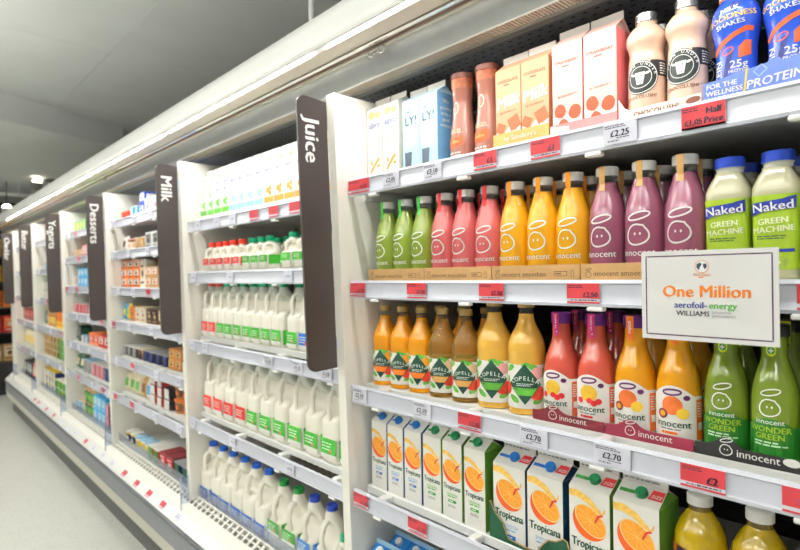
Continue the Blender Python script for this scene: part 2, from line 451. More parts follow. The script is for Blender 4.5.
def make_case(i):
    x0 = XB[i]; x1 = XR if i == 0 else XB[i - 1] - 0.046
    xe = x0 - (0.046 if i < 5 else 0.30)
    nm = SECT[i]
    t = thing('refrigerated_display_case', 'open white refrigerated display case holding the %s' % (nm + ('' if nm not in ('cheddar',) else ' at the far end')), 'fridge', ((x0 + x1) / 2, 1.3, 0), 0, 'open fronted refrigerated cases in one run')
    inv = Matrix.Translation((-(x0 + x1) / 2, -1.3, 0))
    def part(name, g, m, smooth=None, parent=t, kind=None):
        me = g.mesh(name, m, smooth); 
        me.transform(inv)
        return obj(name, me, parent, kind)
    # side panel at the left of the bay, its front edge leaning slightly
    part('side_panel', G().ext([(1.03, DECK), (1.014 if i else 1.008, 1.2), (1.0 if i else 0.978, 2.05), (YB, 2.05), (YB, DECK)], x0 - (0.042 if i < 5 else 0.30), x0 - 0.006), m_white)
    if i == 0:
        part('side_panel', G().ext([(1.03, DECK), (1.014, 1.2), (1.0, 2.05), (YB, 2.05), (YB, DECK)], x1 + 0.004, x1 + 0.04), m_white)
    bp = part('back_panel', G().box(x0 - 0.005, x1, YB, YB + 0.02, DECK, 2.10), m_back_d if i == 0 else m_back_l)
    if i < 2:
        s = G()
        z = DECK + 0.04
        while z < 2.08:
            x = x0 + 0.03
            while x < x1 - 0.03:
                s.box(x, x + 0.022, YB - 0.0015, YB + 0.001, z, z + 0.007); x += 0.055
            z += 0.03
        part('vent_slots', s, m_dark, None, bp, 'stuff')
    nclip = 4
    for k, z in enumerate(SHELF[i]):
        zl = z + ((0.018 if k != 1 else 0.008) if i == 1 else 0.0)      # the milk shelves sit a little above their rails
        sh = part('shelf', G().box(x0, x1, 1.082, YB - 0.004, zl - 0.026, zl - 0.002, 0.002), m_shelf)
        part('price_rail', G().ext(strip_prof(z), x0, x1 - 0.004), m_strip, 40, sh)
        part('shelf_bracket', G().box(x0 - 0.004, x0 + 0.001, 1.09, YB - 0.01, z - 0.060, z - 0.027), m_shelf, None, sh)
        n = 0
        x = x0 + 0.11
        while x < x1 - 0.02:
            part('clip', G().box(x - 0.017, x + 0.017, 1.026, 1.044, z - 0.062, z - 0.0535, 0.002), m_clip, None, sh)
            part('arm', G().box(x - 0.014, x + 0.014, 1.0385, 1.0815, z - 0.020, z - 0.003 + (0.006 if i == 1 else 0.0), 0.004), m_clip, None, sh)
            x += 0.342
    # base
    b = part('base_body', G().ext([(1.062, DECK - 0.002), (1.07, 0.165), (YB + 0.02, 0.165), (YB + 0.02, DECK - 0.002)], xe, x1), m_white)
    part('deck', G().box(x0 - 0.0, x1, 1.066, YB - 0.004, DECK - 0.002, DECK), m_shelf)
    part('ticket_rail', G().ext([(0.948, 0.364), (0.952, 0.370), (0.990, 0.404), (0.996, 0.398), (0.958, 0.358)], xe, x1), m_fascia, 40)
    part('bumper', G().ext([(0.950, 0.356), (0.944, 0.350), (0.944, 0.338), (0.952, 0.332), (0.975, 0.332), (0.975, 0.356)], xe, x1), m_dkbump, 40)
    part('front_panel', G().ext([(0.953, 0.331), (0.953, 0.240), (0.985, 0.240), (0.985, 0.331)], xe, x1), m_grey)
    part('kick_strip', G().ext([(0.955, 0.238), (0.965, 0.165), (1.0, 0.165), (1.0, 0.238)], xe, x1), m_kick)
    part('plinth', G().box(xe, x1, 1.02, YB, 0.0, 0.163), m_plinth)
    part('curb', G().ext([(0.990, 0.4045), (1.016, 0.434), (1.018, 0.428), (0.997, 0.398)], xe, x1), m_white)
    part('grille_well', G().ext([(1.012, 0.418), (1.058, 0.441), (1.058, 0.43), (1.012, 0.405)], xe, x1), m_well)
    g = G()
    p0 = (1.017, 0.434); p1 = (1.062, 0.462)
    def slant(a, b_, xa, xb):
        q = lambda f: (p0[0] + (p1[0] - p0[0]) * f, p0[1] + (p1[1] - p0[1]) * f)
        A = q(a); B = q(b_)
        g.ext([A, B, (B[0] + 0.002, B[1] - 0.006), (A[0] + 0.002, A[1] - 0.006)], xa, xb)
    slant(0, 0.14, xe, x1); slant(0.47, 0.56, xe, x1); slant(0.88, 1.0, xe, x1)
    x = x0 - 0.03
    while x < x1 - 0.012:
        slant(0.14, 0.47, x, x + 0.012); slant(0.56, 0.88, x, x + 0.012); x += 0.045
    part('air_grille', g, m_white)
    part('front_screen', G().box(x0, x1, 1.0635, 1.0655, DECK + 0.014, DECK + 0.062), m_acry)
    r = part('screen_divider', G().box(x0 - 0.026, x0 - 0.023, 0.992, 1.060, 0.436, 0.565), m_acry)
    part('edge', G().box(x0 - 0.0275, x0 - 0.0215, 0.988, 0.992, 0.405, 0.565), m_acryedge, None, r)
    return t
for i in range(6): make_case(i)

# ------------------------------------------------------------------ canopy over the whole run
CX0, CX1 = XB[5] - 1.2, XR + 0.05
can = thing('fridge_canopy', 'long white curved canopy running along the top of the fridges', 'canopy', ((CX0 + CX1) / 2, 1.1, 2.05))
cinv = Matrix.Translation((-(CX0 + CX1) / 2, -1.1, -2.05))
def cpart(name, g, m, smooth=None, kind=None, parent=can):
    me = g.mesh(name, m, smooth); me.transform(cinv)
    return obj(name, me, parent, kind)
fas = [(0.955, 2.286), (0.947, 2.281), (0.934, 2.245), (0.925, 2.215), (0.920, 2.198), (0.9185, 2.190), (0.9190, 2.176), (0.9215, 2.168), (0.9255, 2.1665), (0.9262, 2.170), (0.9262, 2.184), (0.9445, 2.184), (0.9445, 2.169), (1.0, 2.166), (1.0, 2.176), (0.95, 2.19), (0.96, 2.275), (1.64, 2.275), (1.64, 2.286)]
cpart('fascia', G().ext(fas, CX0, CX1), m_fascia, 50)
cpart('underside', G().ext([(0.9450, 2.1660), (1.0, 2.1630), (1.0, 2.1650), (0.9450, 2.1680)], CX0, CX1), m_under)
cpart('blind_cassette', G().ext([(1.003, 2.160), (1.010, 2.156), (1.016, 2.157), (1.016, 2.175), (1.003, 2.175)], CX0, CX1), m_chrome, 40)
cpart('blind_cassette', G().ext([(1.018, 2.158), (1.024, 2.154), (1.027, 2.156), (1.027, 2.172), (1.018, 2.172)], CX0, CX1), m_rust, 40)
cpart('gap_filler', G().box(CX0, CX1, 1.028, 1.041, 2.152, 2.170), m_cream)
cpart('inner_panel', G().ext([(1.040, 2.152), (1.0405, 2.140), (1.057, 2.096), (1.060, 2.090), (1.063, 2.092), (1.046, 2.150)], CX0, CX1), m_alu, 50)
cpart('panel_lip', G().ext([(1.0585, 2.089), (1.062, 2.086), (1.066, 2.089), (1.064, 2.092)], CX0, CX1), m_fascia)
hc = G()
x = CX0
while x < CX1:
    hc.box(x, x + 0.0035, 1.067, 1.108, 2.088, 2.104); x += 0.009
cpart('honeycomb_outlet', hc, m_under, None, 'stuff')
cpart('outlet_back', G().box(CX0, CX1, 1.066, 1.109, 2.104, 2.110), m_plinth)
cpart('light_housing', G().ext([(1.1095, 2.083), (1.134, 2.083), (1.138, 2.110), (1.1095, 2.110)], CX0, CX1), m_alu)
liner = cpart('ceiling_liner', G().box(CX0, CX1, 1.139, YB - 0.001, 2.104, 2.112), m_liner)
s = G()
for r in range(16):
    y = 1.16 + r * 0.027
    x = XB[1] + (0.02 if r % 2 else 0.0)
    while x < XR:
        s.box(x, x + 0.010, y, y + 0.004, 2.1032, 2.1042); x += 0.03
cpart('vent_slots', s, m_dark, None, 'stuff', liner)
m_led = emit_mat('led_glow', (255, 252, 246), 2.5)
for i in range(6):
    x0 = XB[i] + 0.02; x1 = (XR if i == 0 else XB[i - 1] - 0.046) - 0.02
    cpart('led_strip', G().box(x0, x1, 0.929, 0.9375, 2.1775, 2.1835), m_led)
    area_light('shelf_lamp', ((x0 + x1) / 2 - (CX0 + CX1) / 2, 0.9335 - 1.1, 2.1765 - 2.05), (math.radians(20), 0, 0), x1 - x0, 0.007, LED_POWER * (x1 - x0), (1, 0.985, 0.96), can)
# little wire pulls of the night blind
def pull(x):
    p = thing('blind_pull', 'small wire pull of the night blind hanging under the canopy %s' % x[1], 'blind pull', (x[0], 1.02, 2.15))
    g = G()
    for o_ in (-0.022, 0.022):
        g.tube([(o_ + 0.016 * math.cos(a), 0.0, -0.012 + 0.010 * math.sin(a)) for a in [k * PI / 6 for k in range(13)]], 0.0022, 6)
    obj('loop', g.mesh('loop', m_chrome, 60), p)
    obj('bridge', G().box(-0.012, 0.012, -0.004, 0.004, -0.016, -0.002, 0.002).mesh('bridge', m_chrome), p)
pull((-1.19, 'beside the juice sign')); pull((-3.9, 'near the desserts sign'))

# hanging rod above the canopy
rod = thing('hanging_rod', 'thin white steel rod hanging from the ceiling to the canopy top', 'rod', (-1.93, 1.3, 2.29))
obj('rod', G().tube([(0, 0, 0), (0, 0, CEIL - 2.29 - 0.02)], 0.0105, 12).mesh('rod', lum_h, 60), rod)
obj('foot_plate', G().box(-0.03, 0.03, -0.03, 0.03, -0.003, 0.004, 0.001).mesh('foot_plate', lum_h), rod)

# ------------------------------------------------------------------ category signs on the panel edges
m_sign = mat('sign_brown', (66, 58, 56), 0.38, var=0.04, vscale=8)
m_ink_w = mat('white_lettering', (240, 238, 234), 0.5, var=0.01)
def sign(i, word):
    # outline in (y, z): square against the panel, rounded on the aisle side
    pts = []
    zt, zb = 2.035, (1.235 if i else 1.214)
    ft, fb = (0.900, 0.916) if i else (0.873, 0.900)
    for k in range(7):
        a = PI / 2 + (PI / 2) * k / 6
        pts.append((ft + 0.03 + 0.03 * math.cos(a), zt - 0.03 + 0.03 * math.sin(a)))
    for k in range(7):
        a = PI + (PI / 2) * k / 6
        pts.append((fb + 0.03 + 0.03 * math.cos(a), zb - 0.0 + 0.03 + 0.03 * math.sin(a)))
    pts += [(1.012 if i else 1.006, zb + 0.004), (0.999 if i else 0.977, zt - 0.006)]
    xs = XB[i] - 0.046
    t = thing('category_sign', 'dark brown vertical sign reading %s in white' % word, 'sign', (xs, 0.96, 1.235), 0, 'category signs along the fridge')
    me = G().ext([(y - 0.96, z - 1.235) for y, z in pts], -0.004, 0.004).mesh('plate', m_sign); p = obj('plate', me, t)
    V, F = text2d(word, 0.071, 0.045)
    x0 = min(v[0] for v in V)
    W = [(0.0046 + (v[2] if len(v) > 2 else 0), (-0.012 if i else -0.036) + (v[1] - 0.023) * 1.0, zt - 1.235 - 0.058 - (v[0] - x0)) for v in V]
    obj('lettering', mk('lettering', W, F, m_ink_w), p)
for i, wd in enumerate(['Juice', 'Milk', 'Desserts', 'Yogurts', 'Butter', 'Cheddar']): sign(i, wd)

# ------------------------------------------------------------------ product materials
K_BLACK = mat('ink_black', (30, 28, 32), 0.5, var=0.02)
K_NAVY = mat('ink_navy', (36, 40, 84), 0.5, var=0.02)
K_WHITE = mat('print_white', (240, 240, 236), 0.45, var=0.01)
K_PAPER = mat('paper_white', (242, 240, 234), 0.45, var=0.015)
K_RED = mat('print_red', (208, 40, 44), 0.45)
K_ORANGE = mat('print_orange', (236, 118, 28), 0.45)
K_ORANGE_L = mat('print_light_orange', (246, 160, 44), 0.45, var=0.12, vscale=260)
K_PEEL = mat('print_peel', (232, 92, 20), 0.45, var=0.05)
K_PITH = mat('print_pith', (252, 214, 150), 0.45)
K_YELLOW = mat('print_yellow', (248, 206, 60), 0.45)
K_LIME = mat('print_lime', (158, 186, 44), 0.45, var=0.10, vscale=25)
K_GREEN = mat('print_green', (52, 148, 58), 0.45)
K_DKGREEN = mat('print_dark_green', (22, 66, 50), 0.45)
K_LEAF = mat('print_leaf', (92, 168, 58), 0.45, var=0.1)
K_BLUE = mat('print_blue', (38, 112, 192), 0.45)
K_DKBLUE = mat('print_dark_blue', (30, 50, 140), 0.4)
K_PALEBLUE = mat('print_pale_blue', (176, 212, 236), 0.45)
K_PURPLE = mat('print_purple', (96, 36, 92), 0.45)
K_MAGENTA = mat('print_magenta', (196, 40, 110), 0.45)
K_BROWN = mat('print_brown', (120, 70, 48), 0.45)
K_GREYP = mat('print_grey', (120, 122, 126), 0.5)
M_CLEAR = clear_mat('clear_bottle', (226, 228, 226), 0.10)
M_CAPW = mat('cap_white', (238, 238, 234), 0.35, var=0.01)
M_CARD = mat('cardboard', (196, 156, 104), 0.75, var=0.06, vscale=60)

def juice(name, rgb): return mat(name, rgb, 0.14, var=0.04, vscale=12, coat=0.8, sss=0.0)

def cap_mesh(name, r, z0, z1, m, ridges=0.012):
    b = min(0.002, (z1 - z0) * 0.15)
    return lathe(name, [(r, z0), (r, z1 - b), (r - b, z1), (r * 0.5, z1)], m, 2, 40, 35, ridges)

# ---- innocent style smoothie bottle
def halo_face(d, cx, cy, s, wd):
    d.ell(cx + 0.06 * s, cy + 0.86 * s, 0.50 * s, 0.16 * s, wd, 0.22)
    pts = []
    for k in range(24):
        a = 2 * PI * k / 24
        rr = 1 + 0.045 * math.cos(3 * a + 0.8) + (0.09 if 0.9 < a < 1.3 else 0)
        pts.append((cx + 0.50 * s * rr * math.cos(a) * 0.98, cy + 0.46 * s * rr * math.sin(a)))
    d.line(pts, wd, True)
    d.disc(cx - 0.10 * s, cy + 0.05 * s, 0.045 * s, 0.07 * s, n=8, k=1); d.disc(cx + 0.13 * s, cy + 0.05 * s, 0.045 * s, 0.07 * s, n=8, k=1)

def smoothie(name, rgb, tabcol, tail):
    P = smooth_prof([(0.034, 0.0), (0.038, 0.004), (0.0388, 0.012), (0.0388, 0.108), (0.0378, 0.132), (0.0332, 0.157), (0.0272, 0.179), (0.0225, 0.195), (0.0207, 0.203)], 4)
    body = lathe('bottle_body', P, juice(name, rgb))
    neck = lathe('neck', [(0.0207, 0.203), (0.0205, 0.214), (0.0205, 0.218)], M_CLEAR)
    cap = cap_mesh('cap', 0.0232, 0.2175, 0.2372, M_CAPW)
    S = SR(P, 0.08)
    d = D2(); halo_face(d, 0, 0.088, 0.044, 0.0034); d.text('innocent', 0, 0.0465, 0.0190, 0.02)
    lg = d.on('logo_print', S, 0.0006, K_WHITE)
    e = D2().small_print(-0.018, 0.018, 0.032, 2, 0.0042, 0.0018, 3).on('small_print', S, 0.0006, mat(name + '_tail', tail, 0.4))
    PT = [(0.0205, 0.19)] + [(0.0245, 0.2), (0.0238, 0.21), (0.0238, 0.248)]
    tabm = mat(name + '_tab', tabcol, 0.4)
    Pt = P + [(0.0236, 0.2045), (0.0236, 0.239)]
    tb = D2().rect(-0.006, 0.006, 0.186, 0.2372, 0.004).on('seal_tab', SR(Pt, 0.23), 0.0012, tabm)
    return [('bottle_body', body, [('logo_print', lg), ('small_print', e)]), ('neck', neck), ('cap', cap, [('seal_tab', tb)])]

SM_GREEN = smoothie('smoothie_green', (128, 148, 50), (70, 190, 70), (190, 220, 40))
SM_PINK = smoothie('smoothie_pink', (202, 96, 96), (220, 50, 60), (240, 170, 50))
SM_YELLOW = smoothie('smoothie_mango', (234, 168, 24), (246, 150, 30), (150, 70, 60))
SM_PURPLE = smoothie('smoothie_berry', (140, 76, 98), (224, 176, 110), (190, 50, 120))

# ---- rounded-square green smoothie bottle with blue cap
def naked():
    P = smooth_prof([(0.029, 0.0), (0.0325, 0.004), (0.034, 0.02), (0.0352, 0.12), (0.0362, 0.144), (0.0362, 0.152), (0.0342, 0.163), (0.0275, 0.180), (0.0225, 0.189), (0.0218, 0.194)], 4)
    body = lathe('bottle_body', P, juice('pale_green_smoothie', (186, 184, 152)), 4)
    neck = lathe('neck', [(0.0218, 0.194), (0.0215, 0.202), (0.0232, 0.202), (0.0232, 0.2035)], mat('neck_pale', (214, 216, 200), 0.3))
    cap = cap_mesh('cap', 0.0248, 0.2035, 0.2222, mat('cap_royal_blue', (38, 72, 190), 0.35))
    S = SR(P, 0.09, 4)
    c = 0.036 * 3.9
    lab = D2().rect(-c, c, 0.018, 0.145, 0.004).on('label', S, 0.0006, K_LIME)
    f = 0.034
    ban = D2().star([(-f, 0.110), (-0.4 * f, 0.116), (f * 0.95, 0.121), (f * 0.93, 0.142), (0.2 * f, 0.136), (-f * 0.98, 0.132)], 5, 0.003).on('banner', S, 0.0022, K_DKBLUE)
    tx = D2().text('Naked', 0, 0.118, 0.0215, 0.03, 0.07).on('lettering', S, 0.0032, K_WHITE)
    t2 = D2().text('GREEN', 0, 0.096, 0.0140, 0.07, 0.06).text('MACHINE', 0, 0.082, 0.0140, 0.07, 0.06).on('lettering', S, 0.0012, mat('print_cream', (232, 240, 200), 0.5))
    t3 = D2().small_print(-0.024, 0.026, 0.074, 2, 0.004, 0.0018, 5).on('small_print', S, 0.0012, K_DKGREEN)
    t4 = D2().disc(-0.027, 0.050, 0.006).rect(-0.020, 0.030, 0.0475, 0.053).on('badge', S, 0.0012, K_DKBLUE)
    kw = D2().disc(0.006, 0.030, 0.015, 0.011).on('kiwi_picture', S, 0.0012, mat('print_kiwi', (150, 172, 70), 0.5, var=0.2, vscale=150))
    kc = D2().disc(0.006, 0.030, 0.004, 0.003).disc(-0.022, 0.03, 0.008, 0.01).on('kiwi_heart', S, 0.0016, mat('print_kiwi_core', (222, 226, 170), 0.5))
    gv = D2().rect(0.060, 0.094, 0.03, 0.135).on('side_print', S, 0.0012, K_LEAF)
    lf = D2().star([(0.011, 0.136), (0.020, 0.139), (0.022, 0.145), (0.014, 0.142)], 2).on('leaf', S, 0.0034, K_LIME)
    return [('bottle_body', body), ('neck', neck), ('cap', cap), ('label', lab, [('banner', ban), ('brand_lettering', tx), ('name_lettering', t2), ('small_print', t3), ('badge', t4), ('kiwi_picture', kw), ('kiwi_heart', kc), ('side_print', gv), ('leaf', lf)])]
NAKED = naked()

# ---- glassy long-neck juice bottle with picture label
def copella(name, sc, m, band, clear=False):
    q = lambda L: [(r * sc[0], z * sc[1]) for r, z in L]
    P = smooth_prof(q([(0.032, 0.0), (0.0365, 0.004), (0.0372, 0.012), (0.0372, 0.116), (0.0377, 0.134), (0.0356, 0.152), (0.0288, 0.170), (0.0208, 0.186), (0.0162, 0.200), (0.0148, 0.212)]), 4)
    if clear:
        z = 0.150 * sc[1]
    body = lathe('bottle_body', P, m, 2.3, 32)
    neck = lathe('neck', q([(0.0148, 0.212), (0.0146, 0.224), (0.0146, 0.226)]), M_CLEAR)
    cap = cap_mesh('cap', 0.0170 * sc[0], 0.225 * sc[1], 0.2415 * sc[1], mat('cap_gold', (178, 150, 92), 0.4, metal=0.25))
    S = SR(P, 0.06, 2.3)
    W = 0.040 * sc[0]; z0 = 0.014 * sc[1]; z1 = 0.106 * sc[1]; zc = (z0 + z1) / 2 + 0.006
    lab = D2().rect(-W * 2.4, W * 2.4, z0, z1, 0.003).on('label', S, 0.0006, K_PAPER)
    a = 0.032 * sc[0]; b = 0.043 * sc[1]
    lv = D2()
    for x, y, r, o in ((-.8, .75, .012, .5), (.45, .8, .013, -.4), (.95, .55, .010, 1.2), (-.95, .15, .009, 1.4), (-.55, -.75, .012, -.6), (.65, -.8, .012, .4), (1.1, -.5, .009, -1.0), (.05, .95, .009, .1), (-1.15, .9, .010, .9), (1.2, .95, .010, 2.2), (-1.2, -.6, .010, .3)):
        lv.disc(x * W, zc + y * b, r * sc[0], r * 0.5 * sc[0], o, 10, 2)
    lv = lv.on('foliage_print', S, 0.0010, K_LEAF)
    fr = D2().disc(W * 0.62, zc - b * 0.42, 0.0165 * sc[0], 0.0155 * sc[1]).disc(-W * 0.95, zc - b * 0.25, 0.010 * sc[0], 0.014 * sc[1]).on('fruit_picture', S, 0.0013, mat('print_apple', (214, 62, 40), 0.45, var=0.15, vscale=90))
    f2 = D2().disc(W * 0.62, zc + b * 0.55, 0.012 * sc[0], 0.013 * sc[1], 0.5).on('fruit_slice', S, 0.0012, band[1])
    dm = D2().star([(-a, zc), (0, zc - b), (a, zc), (0, zc + b)], 4, 0.006).on('diamond', S, 0.0018, K_DKGREEN)
    st = D2().star([(-a * 0.72, zc - b * 0.18), (a * 0.72, zc - b * 0.18), (a * 0.42, zc - b * 0.55), (-a * 0.42, zc - b * 0.55)], 2, 0.006).on('flavour_band', S, 0.0023, band[0])
    tx = D2()
    for k, ch in enumerate('COPELLA'):
        u = (k - 3) * a * 0.235
        tx.text(ch, u, zc + b * (0.20 - 0.9 * (u / a) ** 2 * 0.35), 0.0115 * sc[0], 0.03, -u / a * 0.35)
    tx = tx.small_print(-a * 0.5, a * 0.55, zc + b * 0.0, 2, 0.004, 0.0016, 4).on('brand_lettering', S, 0.0024, K_WHITE)
    return [('bottle_body', body), ('neck', neck), ('cap', cap), ('label', lab, [('foliage_print', lv), ('fruit_picture', fr), ('fruit_slice', f2), ('diamond', dm), ('flavour_band', st), ('brand_lettering', tx)])]
CO_ORANGE = copella('copella_orange', (1.0, 1.0), juice('orange_juice', (226, 148, 18)), (K_ORANGE, K_ORANGE_L))
CO_CLEAR = copella('copella_clear', (1.03, 1.0), mat('clear_apple_juice', (232, 186, 96), 0.05, trans=0.75, ior=1.34, var=0.02), (mat('print_tan', (214, 160, 90), 0.5), mat('print_peach', (226, 190, 150), 0.5)), True)
CO_CLOUDY = copella('copella_cloudy', (1.20, 1.12), juice('cloudy_apple_juice', (222, 172, 70)), (K_LEAF, mat('print_pink_blossom', (238, 170, 170), 0.5)))

# ---- carafe shaped juice bottle
def carafe_prof(k=0.955):
    return smooth_prof([(q[0] * k, q[1]) for q in [(0.037, 0.0), (0.0425, 0.005), (0.0435, 0.015), (0.0430, 0.095), (0.0418, 0.115), (0.0375, 0.138), (0.0300, 0.160), (0.0235, 0.180), (0.0205 / k, 0.198), (0.0200 / k, 0.218)]], 4)
def carafe(name, rgb, tabcol, tabtext, fruit, tail):
    P = carafe_prof()
    body = lathe('bottle_body', P, juice(name, rgb))
    cap = cap_mesh('cap', 0.0232, 0.2165, 0.242, mat('cap_purple', (92, 34, 110), 0.3))
    S = SR(P, 0.06)
    # label with an arched top
    d = D2(); n = 26; W = 0.062
    V = []; F = []
    for i in range(n + 1):
        u = -W + 2 * W * i / n
        top = 0.094 + 0.019 * math.cos(max(-1, min(1, u / 0.040)) * PI / 2)
        for j in range(5): V.append((u, 0.008 + (top - 0.008) * j / 4))
    for i in range(n):
        for j in range(4): F.append((i * 5 + j, (i + 1) * 5 + j, (i + 1) * 5 + j + 1, i * 5 + j + 1))
    lab = d.add(V, F).on('label', S, 0.0006, K_PAPER)
    ha = D2().ell(0.000, 0.1005, 0.0165, 0.0052, 0.0036, 0.05).disc(0.026, 0.091, 0.0062, 0.0050).on('halo_print', S, 0.0011, K_PURPLE)
    kids = [('halo_print', ha)]
    for k, (fx, fy, fr, fm) in enumerate(fruit):
        kids.append(('fruit_picture', D2().disc(fx, fy, fr, fr * 0.95, n=16).on('fruit_picture', S, 0.0011 + 0.0004 * k, fm)))
    kids.append(('brand_lettering', D2().text('innocent', 0, 0.034, 0.0188, 0.03).on('brand_lettering', S, 0.0012, K_DKGREEN)))
    kids.append(('small_print', D2().small_print(-0.022, 0.022, 0.0285, 1, 0.004, 0.0022, 5).on('small_print', S, 0.0012, K_GREYP)))
    kids.append(('flavour_lettering', D2().small_print(-0.02, 0.02, 0.020, 1, 0.004, 0.005, 8).on('flavour_lettering', S, 0.0012, tail)))
    kids.append(('side_stripe', D2().rect(0.044, 0.0615, 0.012, 0.088, 0.004).on('side_stripe', S, 0.0012, K_ORANGE if tail == K_ORANGE else mat('print_coral', (222, 96, 60), 0.5))))
    kids.append(('side_print', D2().rect(0.047, 0.058, 0.03, 0.044).small_print(0.046, 0.06, 0.08, 6, 0.005, 0.002, 2).on('side_print', S, 0.0018, K_PAPER)))
    PT = P[:-2] + [(0.0236, 0.206), (0.0236, 0.245)]
    ST = SR(PT, 0.22)
    tab = D2().rect(-0.0075, 0.0075, 0.196, 0.2415, 0.004).disc(0, 0.196, 0.0075, 0.0075, 0, 12, 2).on('seal_tab', ST, 0.0014, tabcol)
    tt = D2().text(tabtext, 0.0025, 0.217, 0.0092 if len(tabtext) < 10 else 0.0058, 0.03, PI / 2).on('seal_lettering', ST, 0.0022, K_WHITE)
    return [('bottle_body', body), ('cap', cap, [('seal_tab', tab), ('seal_lettering', tt)]), ('label', lab, kids)]
K_APPLEY = mat('print_apple_yellow', (226, 180, 50), 0.45, var=0.12, vscale=70)
K_MANGO = mat('print_mango', (226, 110, 48), 0.45, var=0.16, vscale=60)
K_PASSION = mat('print_passionfruit', (110, 40, 50), 0.45)
CA_RED = carafe('apple_raspberry_juice', (196, 82, 66), K_MAGENTA, 'apple & raspberry', [(0.000, 0.073, 0.0185, K_APPLEY), (0.021, 0.057, 0.0068, K_RED), (0.012, 0.053, 0.0068, K_RED), (-0.018, 0.057, 0.0068, K_RED), (0.003, 0.058, 0.0060, K_RED)], K_RED)
CA_TROP = carafe('tropical_juice', (228, 156, 22), K_ORANGE, 'tropical', [(0.000, 0.075, 0.0190, K_MANGO), (0.019, 0.061, 0.011, K_YELLOW), (-0.017, 0.058, 0.010, K_PASSION), (-0.017, 0.058, 0.0058, K_ORANGE_L)], K_ORANGE)
def wonder():
    P = carafe_prof(0.865)
    body = lathe('bottle_body', P, juice('wonder_green_juice', (116, 138, 40)))
    cap = cap_mesh('cap', 0.0232, 0.2165, 0.238, mat('cap_black', (30, 32, 30), 0.35))
    S = SR(P, 0.06)
    d = D2(); n = 30; W = 0.134; V = []; F = []
    for i in range(n + 1):
        u = -W + 2 * W * i / n
        top = 0.064 + 0.014 * math.cos(max(-1, min(1, u / 0.036)) * PI / 2)
        for j in range(4): V.append((u, 0.006 + (top - 0.006) * j / 3))
    for i in range(n):
        for j in range(3): F.append((i * 4 + j, (i + 1) * 4 + j, (i + 1) * 4 + j + 1, i * 4 + j + 1))
    lab = d.add(V, F).on('label', S, 0.0006, mat('wonder_label', (34, 108, 32), 0.4, var=0.03))
    lg = D2(); halo_face(lg, 0, 0.096, 0.031, 0.0022); lg.text('innocent', 0, 0.0685, 0.0122, 0.015)
    lg = lg.on('logo_print', S, 0.0012, K_WHITE)
    t1 = D2().text('WONDER', 0, 0.0545, 0.0142, 0.05).text('GREEN', 0, 0.0425, 0.0142, 0.05).on('name_lettering', S, 0.0012, K_LIME)
    t2 = D2().small_print(-0.024, 0.026, 0.036, 2, 0.005, 0.0026, 6).on('small_print', S, 0.0012, mat('print_pale_green', (206, 232, 206), 0.5))
    PT = P[:-2] + [(0.0236, 0.206), (0.0236, 0.245)]
    ST = SR(PT, 0.22)
    tab = D2().rect(-0.008, 0.008, 0.190, 0.237, 0.004).disc(0, 0.190, 0.008, 0.008, 0, 12, 2).on('seal_tab', ST, 0.0014, mat('tab_lime', (208, 226, 30), 0.4))
    tg = D2().disc(0, 0.1925, 0.0062).on('seal_badge', ST, 0.0020, K_GREEN)
    tp = D2().rect(-0.0012, 0.0012, 0.1885, 0.1965, .002).rect(-0.004, 0.004, 0.1913, 0.1937, .002).on('plus_sign', ST, 0.0026, K_WHITE)
    return [('bottle_body', body, [('logo_print', lg)]), ('label', lab, [('name_lettering', t1), ('small_print', t2)]), ('cap', cap, [('seal_tab', tab), ('seal_badge', tg), ('plus_sign', tp)])]
CA_GREEN = wonder()

# ---- gable top cartons
def gable(w_, dp, h, h1, fin=0.014):
    a, b = w_ / 2, dp / 2
    V = [(-a, -b, 0), (a, -b, 0), (a, b, 0), (-a, b, 0), (-a, -b, h), (a, -b, h), (a, b, h), (-a, b, h), (-a, 0, h1), (a, 0, h1), (-a + 0.008, 0, h1 - 0.004), (a - 0.008, 0, h1 - 0.004)]
    F = [(3, 2, 1, 0), (0, 1, 5, 4), (1, 2, 6, 5), (2, 3, 7, 6), (3, 0, 4, 7), (4, 5, 9, 8), (6, 7, 8, 9), (5, 6, 11), (5, 11, 9), (6, 9, 11), (7, 4, 10), (4, 8, 10), (7, 10, 8)]
    g = G(); g.add(V, F)
    f = G().box(-a, a, -0.0012, 0.0012, h1 - 0.001, h1 + fin)
    return g, f
def SG(dp, h, h1):
    n = Vector((0, -(h1 - h), dp / 2)).normalized(); L = math.hypot(dp / 2, h1 - h)
    return lambda u, t, e: (u + n.x * e, -dp / 2 + (dp / 2) * t / L + n.y * e, h + (h1 - h) * t / L + n.z * e), L
def slope_cap(dp, h, h1, cx, t, r, hh, m):
    S, L = SG(dp, h, h1)
    V = []; F = []; seg = 28
    for k, (q, e) in enumerate(((r, 0.0005), (r, hh - 0.002), (r - 0.0015, hh), (r * 0.4, hh))):
        for i in range(seg):
            a = 2 * PI * i / seg; qq = q * (0.96 if k < 2 and i % 2 else 1)
            V.append(S(cx + qq * math.cos(a), t + qq * math.sin(a), e))
    for j in range(3):
        for i in range(seg): F.append((j * seg + i, j * seg + (i + 1) % seg, (j + 1) * seg + (i + 1) % seg, (j + 1) * seg + i))
    F.append(tuple(range(3 * seg, 4 * seg)))
    return mk('cap', V, F, m, 35)

